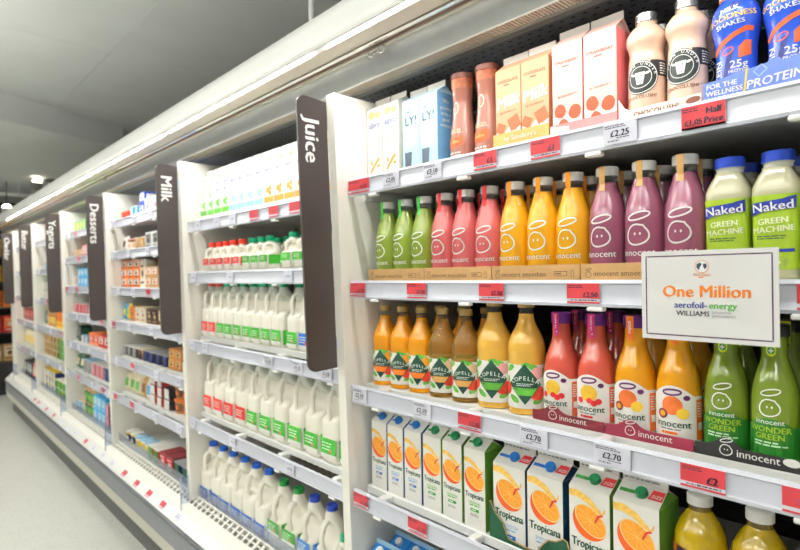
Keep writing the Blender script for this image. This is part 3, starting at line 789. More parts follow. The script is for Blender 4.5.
def tropicana(w_, dp, h, h1, edge, capm, small, large):
    g, f = gable(w_, dp, h, h1, 0.012)
    body = g.mesh('carton', K_PAPER); fin = f.mesh('top_fin', K_PAPER)
    S = SF(-dp / 2); k = w_ / 0.074
    a = w_ / 2; b = dp / 2
    side = [D2().add([(-b, 0.001), (b, 0.001), (b, h), (0, h1 - 0.005), (-b, h)], [(0, 1, 2, 3, 4)])]
    sp = D2().rect(-b + 0.0005, b - 0.0005, 0.001, h - 0.0005, 1).on('side_panel', SX(a), 0.0005, edge)
    spl = D2().rect(-b + 0.0005, b - 0.0005, 0.001, h - 0.0005, 1).on('side_panel', SXL(-a), 0.0005, edge)
    gt = mk('side_gable', [(a + 0.0005, -b, h), (a + 0.0005, b, h), (a - 0.0075, 0, h1 - 0.0045)], [(0, 1, 2)], edge)
    cy = 0.131 * (h / 0.205) if not large else 0.120 * (h / 0.19); R = 0.0372 * k
    if large: R = 0.0325 * k
    ang = -0.62
    ox = 0.002 * k
    u0 = lambda x, y: (ox + x * math.cos(ang) - y * math.sin(ang), cy + x * math.sin(ang) + y * math.cos(ang))
    # half orange: peel bowl below, cut face above
    peel = [u0(R * math.cos(t), R * 0.98 * math.sin(t)) for t in [PI + PI * i / 16 for i in range(17)]] + [u0(R * math.cos(t), 0.52 * R * math.sin(t)) for t in [PI * i / 10 for i in range(1, 10)]]
    pe = D2().star(peel, 2).on('orange_peel', S, 0.0006, K_PEEL)
    pi_ = D2().disc(*u0(0, 0.04 * R), R * 0.99, R * 0.66, ang, 26).on('orange_pith', S, 0.0009, K_PITH)
    fl = D2().disc(*u0(0, 0.05 * R), R * 0.92, R * 0.60, ang, 26).on('orange_flesh', S, 0.0012, K_ORANGE_L)
    sg = D2()
    for i in range(9):
        t = 2 * PI * i / 9 + 0.2
        sg.line([u0(0.06 * R * math.cos(t), 0.05 * R + 0.04 * R * math.sin(t)), u0(0.86 * R * math.cos(t), 0.05 * R + 0.56 * R * math.sin(t))], 0.0012 * k)
    sg.disc(*u0(0, 0.05 * R), 0.10 * R, 0.07 * R, ang, 8, 1)
    sg = sg.on('orange_segments', S, 0.0015, mat('print_segment', (252, 190, 96), 0.5))
    sw = D2().line([(-a + 0.001, cy + 1.28 * R), (-0.6 * R, cy + 1.30 * R), (0.0, cy + 1.08 * R), (0.45 * R, cy + 0.72 * R), (0.72 * R, cy + 0.55 * R), (0.86 * R, cy + 0.66 * R), (0.90 * R, cy + 0.85 * R)], [0.011 * k, 0.013 * k, 0.011 * k, 0.008 * k, 0.005 * k, 0.003 * k, 0.002 * k]).on('juice_splash', S, 0.0010, mat('print_splash', (248, 200, 96), 0.5, var=0.12, vscale=120))
    sr = D2().line([(0.36 * R, cy + 0.04 * R), (0.56 * R, cy + 0.42 * R), (0.80 * R, cy + 0.52 * R)], 0.0034 * k).on('straw_print', S, 0.0020, K_RED)
    ty = cy - 1.42 * R - 0.003
    tx = D2().text('Tropicana', 0, ty, 0.0160 * k, 0.085, sy=1.3).on('brand_lettering', S, 0.0006, K_DKGREEN)
    t2 = D2().text('SMOOTH' if small == K_BLUE else 'ORIGINAL', 0, ty - 0.017 * k, 0.0095 * k, 0.01).small_print(-0.018 * k, 0.018 * k, ty - 0.0225 * k, 1, 0.004, 0.003, 3).on('type_lettering', S, 0.0006, mat('print_soft_blue', (120, 170, 220), 0.5) if small == K_BLUE else K_LEAF)
    t3 = D2().star([(-0.015 * k, ty - 0.038 * k), (0.015 * k, ty - 0.038 * k), (0.015 * k, ty - 0.030 * k), (-0.015 * k, ty - 0.030 * k)], 1).on('pill_badge', S, 0.0006, small)
    t4 = D2().small_print(-0.011 * k, 0.011 * k, ty - 0.0355 * k, 1, 1, 0.0028, 5).on('pill_lettering', S, 0.0010, K_WHITE)
    t5 = D2().small_print(-0.016 * k, 0.018 * k, ty - 0.047 * k, 2, 0.004, 0.0016, 9).on('small_print', S, 0.0006, K_GREYP)
    pr = [('orange_peel', pe), ('orange_pith', pi_), ('orange_flesh', fl), ('orange_segments', sg), ('juice_splash', sw), ('straw_print', sr), ('brand_lettering', tx), ('type_lettering', t2), ('pill_badge', t3), ('pill_lettering', t4), ('small_print', t5)]
    sl, L = SG(dp, h, h1)
    cp = slope_cap(dp, h, h1, 0.0 if not large else 0.004, L * 0.50, 0.0125, 0.011, capm)
    strap = D2().rect(-a + 0.004, -0.010, L * 0.42, L * 0.58, 1).on('gable_stripe', sl, 0.0005, small)
    parts = [('carton', body, pr), ('top_fin', fin), ('side_panel', sp), ('side_panel', spl), ('side_gable', gt), ('cap', cp)]
    pr.append(('gable_stripe', strap))
    if large:
        rb = D2().star([(0.017, L * 0.36), (a - 0.001, L * 0.36), (a - 0.001, L * 0.80), (0.021, L * 0.80)], 1, 1).on('size_banner', sl, 0.0005, K_RED)
        rl = D2().text('SIZE', a * 0.70, L * 0.44, 0.0115, 0.02, 0.0, 0.2).on('size_lettering', sl, 0.0010, K_WHITE)
        fp = D2().small_print(-a * 0.9, a * 0.8, h1 + 0.005, 1, 1, 0.003, 4).on('code_print', SF(-0.0013), 0.0003, K_GREYP)
        pr += [('size_banner', rb), ('size_lettering', rl)]
        parts[1] = ('top_fin', fin, [('code_print', fp)])
    return parts
E_BLUE = mat('carton_edge_blue', (28, 92, 158), 0.45, var=0.03)
E_NAVY = mat('carton_edge_navy', (24, 66, 106), 0.45, var=0.03)
E_GREEN = mat('carton_edge_green', (98, 150, 48), 0.45, var=0.04)
CAPB = mat('cap_blue', (30, 112, 192), 0.35); CAPG = mat('cap_green', (14, 124, 72), 0.35)
TR_SB = tropicana(0.0675, 0.072, 0.203, 0.226, E_BLUE, CAPB, K_BLUE, False)
TR_SG = tropicana(0.0675, 0.072, 0.203, 0.226, E_GREEN, CAPG, K_GREEN, False)
TR_LB = tropicana(0.093, 0.095, 0.182, 0.210, E_NAVY, CAPB, K_BLUE, True)
TR_LG = tropicana(0.093, 0.095, 0.182, 0.210, E_GREEN, CAPG, K_GREEN, True)

# ---- round shouldered yellow juice bottle with dark label
def tropbottle():
    P = smooth_prof([(0.042, 0.0), (0.0465, 0.006), (0.047, 0.016), (0.047, 0.120), (0.0465, 0.132), (0.0435, 0.151), (0.0350, 0.170), (0.0240, 0.187), (0.0205, 0.193)], 4)
    body = lathe('bottle_body', P, juice('tropical_squash', (174, 146, 10)))
    neck = lathe('neck', [(0.0205, 0.193), (0.0200, 0.202), (0.0215, 0.202), (0.0215, 0.2035)], mat('neck_amber', (120, 100, 40), 0.2, trans=0.3))
    cap = cap_mesh('cap', 0.0225, 0.2035, 0.223, M_CAPW)
    S = SR(P, 0.06)
    lab = D2().rect(-0.146, 0.146, 0.012, 0.128, 0.005).on('label', S, 0.0006, mat('label_orange_print', (190, 96, 26), 0.45, var=0.3, vscale=40))
    dk = D2().rect(-0.030, 0.024, 0.012, 0.1275, 0.005).on('name_panel', S, 0.0011, mat('label_dark', (44, 26, 30), 0.45))
    tx = D2().text('tro', -0.004, 0.100, 0.030, 0.02, 0.1, 0.1).on('name_lettering', S, 0.0017, K_WHITE)
    lf = D2().disc(0.036, 0.10, 0.014, 0.006, 0.8).on('leaf_picture', S, 0.0012, K_LEAF)
    lf2 = D2().disc(-0.046, 0.06, 0.014, 0.006, -0.8).on('leaf_picture', S, 0.0012, K_LEAF)
    return [('bottle_body', body), ('neck', neck), ('cap', cap), ('label', lab, [('name_panel', dk), ('name_lettering', tx), ('leaf_picture', lf), ('leaf_picture', lf2)])]
TROP = tropbottle()

# ---- top shelf cartons
def slim_carton(w_, dp, h, h1, front, sidec, prints, fincol=K_PAPER):
    g, f = gable(w_, dp, h, h1, 0.016)
    parts = [('carton', g.mesh('carton', front), prints), ('top_fin', f.mesh('top_fin', fincol))]
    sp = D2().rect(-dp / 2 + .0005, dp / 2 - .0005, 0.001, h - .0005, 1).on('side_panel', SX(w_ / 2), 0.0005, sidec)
    parts.append(('side_panel', sp))
    return parts
w_, dp = 0.070, 0.070
S = SF(-dp / 2)
ALPRO = slim_carton(w_, dp, 0.226, 0.246, K_PAPER, mat('alpro_side', (236, 232, 214), 0.5), [
    ('brand_lettering', D2().text('alpro', 0, 0.166, 0.026, 0.03).on('t', S, 0.0006, K_DKBLUE)),
    ('top_picture', D2().disc(-0.012, 0.206, 0.016, 0.012).disc(0.016, 0.204, 0.012, 0.010).on('t', S, 0.0006, mat('print_apricot', (246, 196, 140), 0.5, var=0.1, vscale=60))),
    ('oat_picture', D2().disc(0.0, 0.050, 0.016, 0.0045, 0.7).disc(-0.010, 0.040, 0.016, 0.0045, 0.9).disc(0.012, 0.062, 0.014, 0.004, 0.5).disc(-0.014, 0.058, 0.008, 0.004, 2.0).disc(0.018, 0.046, 0.008, 0.004, 0.1).line([(-0.026, 0.018), (0.0, 0.05), (0.024, 0.078)], 0.002).on('t', S, 0.0006, mat('print_oat', (236, 176, 92), 0.5))),
    ('small_print', D2().small_print(-0.02, 0.02, 0.125, 3, 0.008, 0.004, 3).on('t', S, 0.0006, mat('print_cream_grey', (224, 214, 190), 0.5)))])
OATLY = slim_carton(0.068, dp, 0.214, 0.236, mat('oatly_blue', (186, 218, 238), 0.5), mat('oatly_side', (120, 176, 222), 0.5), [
    ('brand_lettering', D2().text('OAT', -0.012, 0.176, 0.012, 0.02).text('LY!', 0.0, 0.142, 0.036, 0.02).on('t', S, 0.0006, mat('print_slate', (62, 74, 90), 0.5))),
    ('cloud_picture', D2().disc(0, 0.115, 0.024, 0.016).disc(-0.004, 0.09, 0.020, 0.014).on('t', S, 0.0005, K_WHITE)),
    ('glass_picture', D2().star([(-0.024, 0.022), (0.000, 0.022), (0.004, 0.064), (-0.026, 0.064)], 1, 1).rect(-0.022, -0.018, 0.004, 0.022, 1).rect(-0.006, -0.002, 0.004, 0.022, 1).on('t', S, 0.0009, mat('print_steel', (84, 96, 110), 0.5))),
    ('side_lettering', D2().text('We', 0, 0.185, 0.017, 0.02).text('promise', 0, 0.167, 0.014, 0.02).text('to be a', 0, 0.151, 0.014, 0.02).text('good', 0, 0.135, 0.014, 0.02).text('company', 0, 0.119, 0.014, 0.02).on('t', lambda u, v, e: (0.034 + e, u, v), 0.0010, K_WHITE))])
def flav_milk(base, side, ink, name, deco, decomat, splash, hh):
    pts = [(-0.0355, 0.012), (0.0355, 0.012), (0.0355, 0.062), (0.020, 0.050), (0.004, 0.064), (-0.012, 0.048), (-0.0355, 0.058)]
    kids = [('name_lettering', D2().text(name, 0, 0.172, 0.0098, 0.03, 0.0).small_print(-0.012, 0.012, 0.164, 1, 1, 0.003, 2).on('t', S, 0.0006, ink)),
            ('milk_lettering', D2().text('Milk', 0, 0.112, 0.040, 0.06, 0.10, 0.2).on('t', S, 0.0006, K_WHITE)),
            ('maker_lettering', D2().text("by Sainsbury's", 0, 0.098, 0.0085, 0.01, 0.05).on('t', S, 0.0006, ink)),
            ('milk_splash', D2().star(pts, 2).on('t', S, 0.0006, splash)),
            ('flavour_picture', deco.on('t', S, 0.0012, decomat))]
    return slim_carton(0.0735, dp, hh, hh + 0.026, base, side, kids, K_PAPER)
choc = D2()
for cx, cy, r, o in ((-0.022, 0.062, 0.013, 0.3), (0.018, 0.070, 0.017, -0.4)):
    choc.star([(cx + r * 1.3 * math.cos(o + k * PI / 2), cy + r * 1.3 * math.sin(o + k * PI / 2)) for k in range(4)], 2)
straw = D2()
for cx, cy, r, o in ((-0.018, 0.068, 0.015, 0.3), (0.019, 0.060, 0.016, -0.4), (-0.010, 0.036, 0.013, 0.8)):
    straw.star([(cx + r * 0.9 * math.cos(t + o) * (1.15 if math.sin(t) < 0 else 1), cy + r * math.sin(t + o)) for t in [2 * PI * k / 12 for k in range(12)]], 2)
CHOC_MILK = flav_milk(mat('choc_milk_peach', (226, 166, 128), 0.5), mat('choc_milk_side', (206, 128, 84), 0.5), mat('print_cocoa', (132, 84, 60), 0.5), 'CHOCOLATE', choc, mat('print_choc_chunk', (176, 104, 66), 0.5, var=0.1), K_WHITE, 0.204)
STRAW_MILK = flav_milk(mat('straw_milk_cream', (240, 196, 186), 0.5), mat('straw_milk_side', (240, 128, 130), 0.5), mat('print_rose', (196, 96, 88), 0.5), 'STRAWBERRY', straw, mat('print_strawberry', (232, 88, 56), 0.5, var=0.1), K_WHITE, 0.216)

# ---- waisted chocolate drink bottle
def coffee_bottle():
    P = smooth_prof([(0.030, 0.0), (0.0345, 0.005), (0.0355, 0.020), (0.0345, 0.060), (0.0315, 0.095), (0.0275, 0.135), (0.0262, 0.165), (0.0285, 0.192), (0.0295, 0.203)], 4)
    b = lathe('bottle_body', P, juice('chocolate_drink', (158, 104, 90)))
    sl = lathe('cap_sleeve', [(0.0300, 0.203), (0.0302, 0.226), (0.0305, 0.228)], mat('sleeve_copper', (176, 96, 66), 0.35, var=0.25, vscale=70))
    cap = cap_mesh('cap', 0.0318, 0.228, 0.243, mat('cap_cocoa', (116, 64, 50), 0.4))
    S_ = SR(P, 0.07)
    t = D2().ell(0, 0.150, 0.010, 0.015, 0.003).text('REGEL', 0.0, 0.082, 0.016, 0.04).on('t', S_, 0.0006, mat('print_beige', (244, 214, 184), 0.5))
    t2 = D2().star([(-0.024, 0.048), (0.0, 0.040), (0.026, 0.050), (0.026, 0.074), (0, 0.078), (-0.024, 0.070)], 2).on('t', S_, 0.0006, mat('print_sienna', (196, 92, 50), 0.5))
    t3 = D2().text('toffee', 0.0, 0.055, 0.0125, 0.02, 0.1).on('t', S_, 0.0011, mat('print_straw', (250, 216, 130), 0.5))
    t4 = D2().small_print(-0.02, 0.02, 0.028, 2, 0.008, 0.004, 4).on('t', S_, 0.0006, K_WHITE)
    return [('bottle_body', b, [('brand_lettering', t), ('badge', t2), ('badge_lettering', t3), ('small_print', t4)]), ('cap_sleeve', sl), ('cap', cap)]
COFFEE = coffee_bottle()

# ---- bulbous-shouldered chocolate milk bottle with round cow badge
def cow_bottle():
    P = smooth_prof([(0.032, 0.0), (0.0360, 0.005), (0.0368, 0.015), (0.0362, 0.060), (0.0355, 0.110), (0.0345, 0.135), (0.0325, 0.150), (0.0345, 0.163), (0.0385, 0.175), (0.0378, 0.190), (0.0300, 0.204), (0.0215, 0.213), (0.0200, 0.218)], 4)
    P = [(r, z * 0.965) for r, z in P]
    b = lathe('bottle_body', P, juice('milk_chocolate_drink', (226, 192, 168)))
    cap = cap_mesh('cap', 0.0212, 0.2115, 0.2300, mat('cap_silver', (186, 188, 190), 0.25, metal=0.8))
    nk = lathe('neck', [(0.0200, 0.2095), (0.0198, 0.2120)], M_CLEAR)
    S_ = SR(P, 0.08)
    bd = D2().rect(0.02, 0.072, 0.094, 0.126, 0.004).on('t', S_, 0.0006, K_BLACK)
    bt = D2().small_print(0.038, 0.068, 0.118, 5, 0.005, 0.0022, 7).on('t', S_, 0.0011, K_WHITE)
    c1 = D2().disc(0, 0.094, 0.034, 0.034, 0, 30, 4).on('t', S_, 0.0010, mat('badge_black', (34, 42, 38), 0.45))
    c2 = D2().ell(0, 0.094, 0.0315, 0.0315, 0.0016, 0, 30).ell(0, 0.094, 0.0215, 0.0215, 0.0012, 0, 26)
    for k, ch in enumerate('DOWN UNDER'):
        a = PI * 0.92 - k * PI * 0.84 / 9
        if ch != ' ': c2.text(ch, 0.0265 * math.cos(a), 0.094 + 0.0265 * math.sin(a) - 0.002, 0.0085, 0.02, a - PI / 2)
    c2.star([(-0.010, 0.104), (0.010, 0.104), (0.008, 0.092), (0.006, 0.080), (-0.006, 0.080), (-0.008, 0.092)], 2).disc(-0.014, 0.101, 0.005, 0.0025, -0.4, 8, 1).disc(0.014, 0.101, 0.005, 0.0025, 0.4, 8, 1)
    c2 = c2.on('t', S_, 0.0016, K_WHITE)
    c3 = D2().disc(-0.004, 0.097, 0.0014, n=6, k=1).disc(0.004, 0.097, 0.0014, n=6, k=1).disc(-0.0022, 0.083, 0.0010, n=6, k=1).disc(0.0022, 0.083, 0.0010, n=6, k=1).on('t', S_, 0.0021, K_BLACK)
    t4 = D2().text('CHOCOLUSH!', 0, 0.052, 0.0095, 0.03).on('t', S_, 0.0006, K_BROWN)
    return [('bottle_body', b, [('side_band', bd), ('side_print', bt), ('badge', c1), ('badge_print', c2), ('badge_detail', c3), ('name_lettering', t4)]), ('neck', nk), ('cap', cap)]
COW = cow_bottle()

# ---- blue protein shake bottle
def protein():
    P = smooth_prof([(0.030, 0.0), (0.034, 0.006), (0.0345, 0.04), (0.0335, 0.085), (0.0335, 0.115), (0.0365, 0.145), (0.0400, 0.168), (0.0400, 0.188), (0.0350, 0.207), (0.0270, 0.220), (0.0255, 0.224)], 4)
    P = [(r, z * 0.88) for r, z in P]
    b = lathe('bottle_body', P, juice('shake_sleeve_blue', (44, 84, 200)))
    nk = lathe('collar', [(0.0258, 0.1967), (0.0262, 0.2005), (0.0258, 0.2015)], K_ORANGE)
    cap = cap_mesh('cap', 0.0265, 0.2015, 0.223, M_CAPW)
    S0_ = SR(P, 0.12)
    S_ = lambda u, v, e: S0_(u, v * 0.88, e)
    o1 = D2().line([(-0.036, 0.112), (-0.020, 0.126), (0.006, 0.142), (0.024, 0.151), (0.036, 0.150)], 0.009).star([(0.012, 0.094), (0.034, 0.100), (0.034, 0.128), (0.022, 0.128), (0.012, 0.116)], 2).ell(-0.006, 0.112, 0.010, 0.006, 0.002, 0.5).on('t', S_, 0.0006, mat('print_coral_orange', (240, 100, 48), 0.45))
    w1 = D2().text('MILK', 0.0, 0.190, 0.013, 0.03, 0.12).text('SHAKES', 0.0, 0.160, 0.0125, 0.02, 0.12).text('25g', 0.012, 0.076, 0.021, 0.02).text('PROTEIN', 0.012, 0.066, 0.0085, 0.02).on('t', S_, 0.0007, K_WHITE)
    w2 = D2().text('PROTEIN', -0.018, 0.055, 0.021, 0.03, PI / 2).on('t', S_, 0.0007, K_WHITE)
    y1 = D2().text('GOODNESS', 0.0, 0.174, 0.0150, 0.03, 0.12).on('t', S_, 0.0007, K_YELLOW)
    d1 = D2().star([(-0.006, 0.196), (0.006, 0.212), (0.018, 0.206), (0.012, 0.192)], 1).star([(-0.020, 0.040), (-0.008, 0.050), (0.004, 0.112), (-0.006, 0.112)], 2).on('t', S_, 0.0005, mat('print_midnight', (26, 40, 110), 0.45))
    return [('bottle_body', b, [('orange_print', o1), ('white_lettering', w1), ('side_lettering', w2), ('yellow_lettering', y1), ('dark_print', d1)]), ('collar', nk), ('cap', cap)]
PROTEIN = protein()

# ---- shelf trays
def tray(x0, x1, y, z, h, depth, m, label, prints=(), top=None, cat='tray', group='cardboard shelf trays'):
    cx = (x0 + x1) / 2; a = (x1 - x0) / 2
    t = thing('shelf_tray', label, cat, (cx, y, z), 0, group)
    if top is None: top = [(-a, h), (a, h)]
    n = len(top)
    V = [(u, 0.0, 0.0) for u, v in top] + [(u, 0.0, v) for u, v in top] + [(u, 0.0025, 0.0) for u, v in top] + [(u, 0.0025, v) for u, v in top]
    F = []
    for i in range(n - 1):
        F += [(i, i + 1, n + i + 1, n + i), (2 * n + i + 1, 2 * n + i, 3 * n + i, 3 * n + i + 1), (n + i, n + i + 1, 3 * n + i + 1, 3 * n + i), (i + 1, i, 2 * n + i, 2 * n + i + 1)]
    F += [(0, n, 3 * n, 2 * n), (n - 1, 3 * n - 1, 4 * n - 1, 2 * n - 1)]
    fr = obj('front_flap', mk('front_flap', V, F, m), t)
    obj('bottom', G().box(-a, a, 0.0028, depth, 0.0, 0.0010).mesh('bottom', m), t)
    obj('back_flap', G().box(-a, a, depth, depth + 0.0025, 0.0, h * 0.8).mesh('back_flap', m), t)
    for nm, d, pm_ in prints:
        obj(nm, d.on(nm, SF(0.0), 0.0005, pm_), fr)
    return t

# ================================================================== JUICE BAY
Z1, Z2, Z3, Z4 = [z - 0.0018 for z in SHELF[0]]
T = 0.0030      # tray floor
# --- second shelf: smoothies, in brown trays, with a second row behind
X2 = [-1.267, -1.188, -1.1095, -1.031, -0.953, -0.8755, -0.796, -0.7175, -0.6395, -0.5605, -0.4815, -0.403]
W2 = 'on second juice shelf'
for kind, i0, col in ((SM_GREEN, 0, 'green'), (SM_PINK, 3, 'pink'), (SM_YELLOW, 6, 'yellow'), (SM_PURPLE, 9, 'purple')):
    one = '%s smoothie bottle with white halo face logo' % col; many = '%s halo-logo smoothie bottles' % col
    row(kind, 'smoothie_bottle', X2[i0:i0 + 3], 1.125, Z2 + T, one, many, 'front row, second juice shelf', 'bottle', 0.08)
    row(kind, 'smoothie_bottle', [x + 0.0 for x in X2[i0:i0 + 3]], 1.206, Z2 + T, one, many, 'back row, second juice shelf', 'bottle', 0.3)
for i, (xa, xb) in enumerate(((-1.308, -1.071), (-1.068, -0.838), (-0.835, -0.602), (-0.599, -0.364))):
    a = (xb - xa) / 2
    g = D2().text('innocent smoothies', -a + 0.090, 0.010, 0.0155, 0.012).rect(a - 0.062, a - 0.030, 0.0105, 0.0118).rect(a - 0.062, a - 0.030, 0.020, 0.0213).rect(a - 0.062, a - 0.0608, 0.0105, 0.0213).rect(a - 0.0312, a - 0.030, 0.0105, 0.0213).small_print(a - 0.059, a - 0.034, 0.0145, 1, 1, 0.0026, 2)
    halo_face(g, -a + 0.017, 0.013, 0.013, 0.0011)
    g.line([(a - 0.02, 0.008), (a - 0.014, 0.008), (a - 0.014, 0.018), (a - 0.017, 0.025), (a - 0.02, 0.018)], 0.001, True)
    tray(xa, xb, 1.079, Z2, 0.036, 0.25, M_CARD, 'brown cardboard tray under the %s smoothie bottles' % ['green', 'pink', 'yellow', 'purple'][i], [('printing', g, mat('tray_ink', (92, 66, 44), 0.6))])
row(NAKED, 'smoothie_bottle', [-0.3275, -0.2530, -0.1785], 1.128, Z2, 'blue-capped green machine smoothie bottle', 'blue-capped green smoothies', 'front row, second juice shelf', 'bottle', 0.03)
row(NAKED, 'smoothie_bottle', [-0.3275, -0.2530, -0.1785], 1.215, Z2, 'blue-capped green machine smoothie bottle', 'blue-capped green smoothies', 'back row, second juice shelf', 'bottle', 0.2)
# clear plastic divider holding the unlabelled white strip right of the sign
# --- third shelf
W3 = 'on third juice shelf'
row(CO_ORANGE, 'juice_bottle', [-1.285, -1.205, -1.125], 1.122, Z3, 'orange juice bottle with gold cap and green diamond label', 'gold-capped orange juices', 'front row, third juice shelf', 'bottle', 0.05, 0.42)
row(CO_CLEAR, 'juice_bottle', [-1.042, -0.957], 1.122, Z3, 'clear apple juice bottle with green diamond label', 'clear apple juice bottles', 'front row, third juice shelf', 'bottle', 0.05, 0.42)
row(CO_CLOUDY, 'juice_bottle', [-0.869, -0.7745], 1.132, Z3, 'large cloudy apple juice bottle with green diamond label', 'large cloudy apple juice bottles', W3, 'bottle', 0.05, 0.42)
row(CO_ORANGE, 'juice_bottle', [-1.285, -1.205, -1.125], 1.205, Z3, 'orange juice bottle with gold cap', 'gold-capped orange juices', 'back row, third juice shelf', 'bottle', 0.4, 0.0)
row(CO_ORANGE, 'juice_bottle', [-1.042, -0.957], 1.210, Z3, 'orange juice bottle', 'orange juice bottles', 'behind the clear apple juice', 'bottle', 0.4, 0.0)
row(CA_RED, 'juice_carafe', [-0.6795, -0.595], 1.134, Z3 + T, 'red apple and raspberry juice carafe with purple cap', 'red raspberry juice carafes', 'front row, third juice shelf', 'bottle')
row(CA_TROP, 'juice_carafe', [-0.5085, -0.4235], 1.134, Z3 + T, 'yellow tropical juice carafe with purple cap', 'yellow tropical juice carafes', 'front row, third juice shelf', 'bottle')
row(CA_GREEN, 'juice_carafe', [-0.340, -0.2632, -0.1864], 1.134, Z3 + T, 'green carafe with black cap and lime tab', 'black-capped green carafes', 'front row, third juice shelf', 'bottle')
row(CA_RED, 'juice_carafe', [-0.682, -0.595], 1.228, Z3 + T, 'red apple and raspberry juice carafe', 'red raspberry juice carafes', 'back row, third juice shelf', 'bottle', 0.3)
row(CA_TROP, 'juice_carafe', [-0.5085, -0.4235], 1.228, Z3 + T, 'yellow tropical juice carafe', 'yellow tropical juice carafes', 'back row, third juice shelf', 'bottle', 0.3)
row(CA_GREEN, 'juice_carafe', [-0.340, -0.2632, -0.1864], 1.228, Z3 + T, 'green juice carafe', 'black-capped green carafes', 'back row, third juice shelf', 'bottle', 0.3)
m_maroon = mat('tray_maroon', (112, 34, 44), 0.55, var=0.04); m_mar2 = mat('tray_crimson', (134, 38, 60), 0.55, var=0.04); m_trblk = mat('tray_black', (40, 38, 40), 0.55, var=0.04)
def wavy_top(a, h, cx, bump, r):
    pts = []
    for k in range(31):
        u = -a + 2 * a * k / 30
        pts.append((u, h + bump * math.exp(-((u - cx) / r) ** 2)))
    return pts
def inn_tray(xa, xb, m, who, extra=None):
    a = (xb - xa) / 2
    g = D2(); halo_face(g, -a + 0.052, 0.0165, 0.020, 0.0017)
    g.text('innocent', -a + 0.101, 0.0085, 0.0185, 0.012)
    if extra: g.disc(-a + 0.150, 0.016, 0.013, 0.007)
    tray(xa, xb, 1.083, Z3, 0.022, 0.24, m, 'dark printed tray under the %s juice carafes' % who, [('logo_print', g, K_WHITE)], wavy_top(a, 0.022, -a + 0.052, 0.017, 0.020))
inn_tray(-0.727, -0.5535, m_maroon, 'red'); inn_tray(-0.5515, -0.3810, m_mar2, 'yellow tropical'); inn_tray(-0.3790, -0.1455, m_trblk, 'wonder green', True)
# --- fourth shelf
W4 = 'on fourth juice shelf'
row(TR_SB, 'juice_carton', [-1.282, -1.209, -1.136], 1.124, Z4, 'small smooth orange juice carton with blue cap', 'small blue-capped juice cartons', W4, 'carton', 0.012)
row(TR_SG, 'juice_carton', [-1.060, -0.984, -0.907], 1.124, Z4, 'small original orange juice carton with green cap', 'small green-capped juice cartons', W4, 'carton', 0.012)
row(TR_LB, 'juice_carton', [-0.803, -0.704], 1.1395, Z4 + T, 'large smooth orange juice carton with blue cap', 'large blue-capped juice cartons', W4, 'carton', 0.010)
row(TR_LG, 'juice_carton', [-0.595, -0.494], 1.1395, Z4 + T, 'large original orange juice carton with green cap', 'large green-capped juice cartons', W4, 'carton', 0.010)
row(TROP, 'juice_bottle', [-0.390, -0.290, -0.190], 1.140, Z4, 'round yellow juice bottle with white cap', 'round yellow juice bottles', W4, 'bottle', 0.08)
m_torn = mat('tray_bottle_green', (20, 72, 48), 0.6, var=0.06)
a = (0.860 - 0.440) / 2
tp = [(-a, 0.085), (-a + 0.004, 0.090), (-a + 0.012, 0.070), (-a + 0.026, 0.058), (-a + 0.040, 0.046), (-a + 0.050, 0.022), (-a + 0.056, 0.012), (-a + 0.10, 0.008), (-a + 0.135, 0.010), (-a + 0.150, 0.030), (-a + 0.166, 0.046), (-a + 0.186, 0.050), (-a + 0.205, 0.062), (-a + 0.214, 0.058), (-a + 0.222, 0.030), (-a + 0.235, 0.012), (-a + 0.30, 0.008), (-a + 0.36, 0.010), (-a + 0.38, 0.034), (a, 0.046)]
tray(-0.858, -0.438, 1.085, Z4, 0.008, 0.2, m_torn, 'torn dark green tray around the large orange juice cartons', [('torn_edge', D2().line([(u * 0.999, v) for u, v in tp], 0.0028), M_CARD)], tp)
# --- top shelf
W1 = 'on top juice shelf'
row(ALPRO, 'oat_carton', [-1.3015, -1.2275], 1.140, Z1, 'white oat drink carton with blue lettering', 'white oat drink cartons', W1, 'carton', 0.01)
row(OATLY, 'oat_carton', [-1.142, -1.070], 1.140, Z1, 'pale blue oat drink carton', 'pale blue oat drink cartons', W1, 'carton', 0.02)
row(COFFEE, 'coffee_bottle', [-0.968, -0.884], 1.135, Z1, 'brown waisted chocolate drink bottle', 'brown waisted chocolate bottles', W1, 'bottle', 0.06)
row(CHOC_MILK, 'milk_carton', [-0.8005, -0.7235], 1.140, Z1 + T, 'peach chocolate milk carton', 'peach chocolate milk cartons', W1, 'carton', 0.01)
row(STRAW_MILK, 'milk_carton', [-0.6405, -0.5635], 1.140, Z1 + T, 'pink and white strawberry milk carton', 'strawberry milk cartons', W1, 'carton', 0.01)
row(COW, 'milk_bottle', [-0.479, -0.4015], 1.138, Z1 + T, 'pale chocolate milk bottle with black cow badge', 'cow-badge chocolate milk bottles', 'front row, top juice shelf', 'bottle', 0.03)
row(COW, 'milk_bottle', [-0.479, -0.4015], 1.220, Z1 + T, 'pale chocolate milk bottle with silver cap', 'silver-capped chocolate milks', 'back row, top juice shelf', 'bottle', 0.5)
row(PROTEIN, 'protein_shake', [-0.3165, -0.2335, -0.1505], 1.138, Z1 + T, 'blue protein shake bottle', 'blue protein shake bottles', W1, 'bottle', 0.03)
a = 0.078
tray(-0.840, -0.684, 1.098, Z1, 0.050, 0.16, mat('tray_orange', (240, 176, 104), 0.6), 'orange tray under the chocolate milk cartons', [('maker_lettering', D2().text("by Sainsbury's", 0, 0.030, 0.016, 0.015), K_WHITE)])
tray(-0.680, -0.524, 1.098, Z1, 0.040, 0.16, mat('tray_pink', (238, 150, 150), 0.6), 'pink tray under the strawberry milk cartons', [('pale_panel', D2().star([(-0.078, 0.0), (-0.03, 0.0), (-0.03, 0.032), (-0.078, 0.038)], 1, 1), mat('tray_pale_pink', (250, 214, 208), 0.6))])
a = 0.078
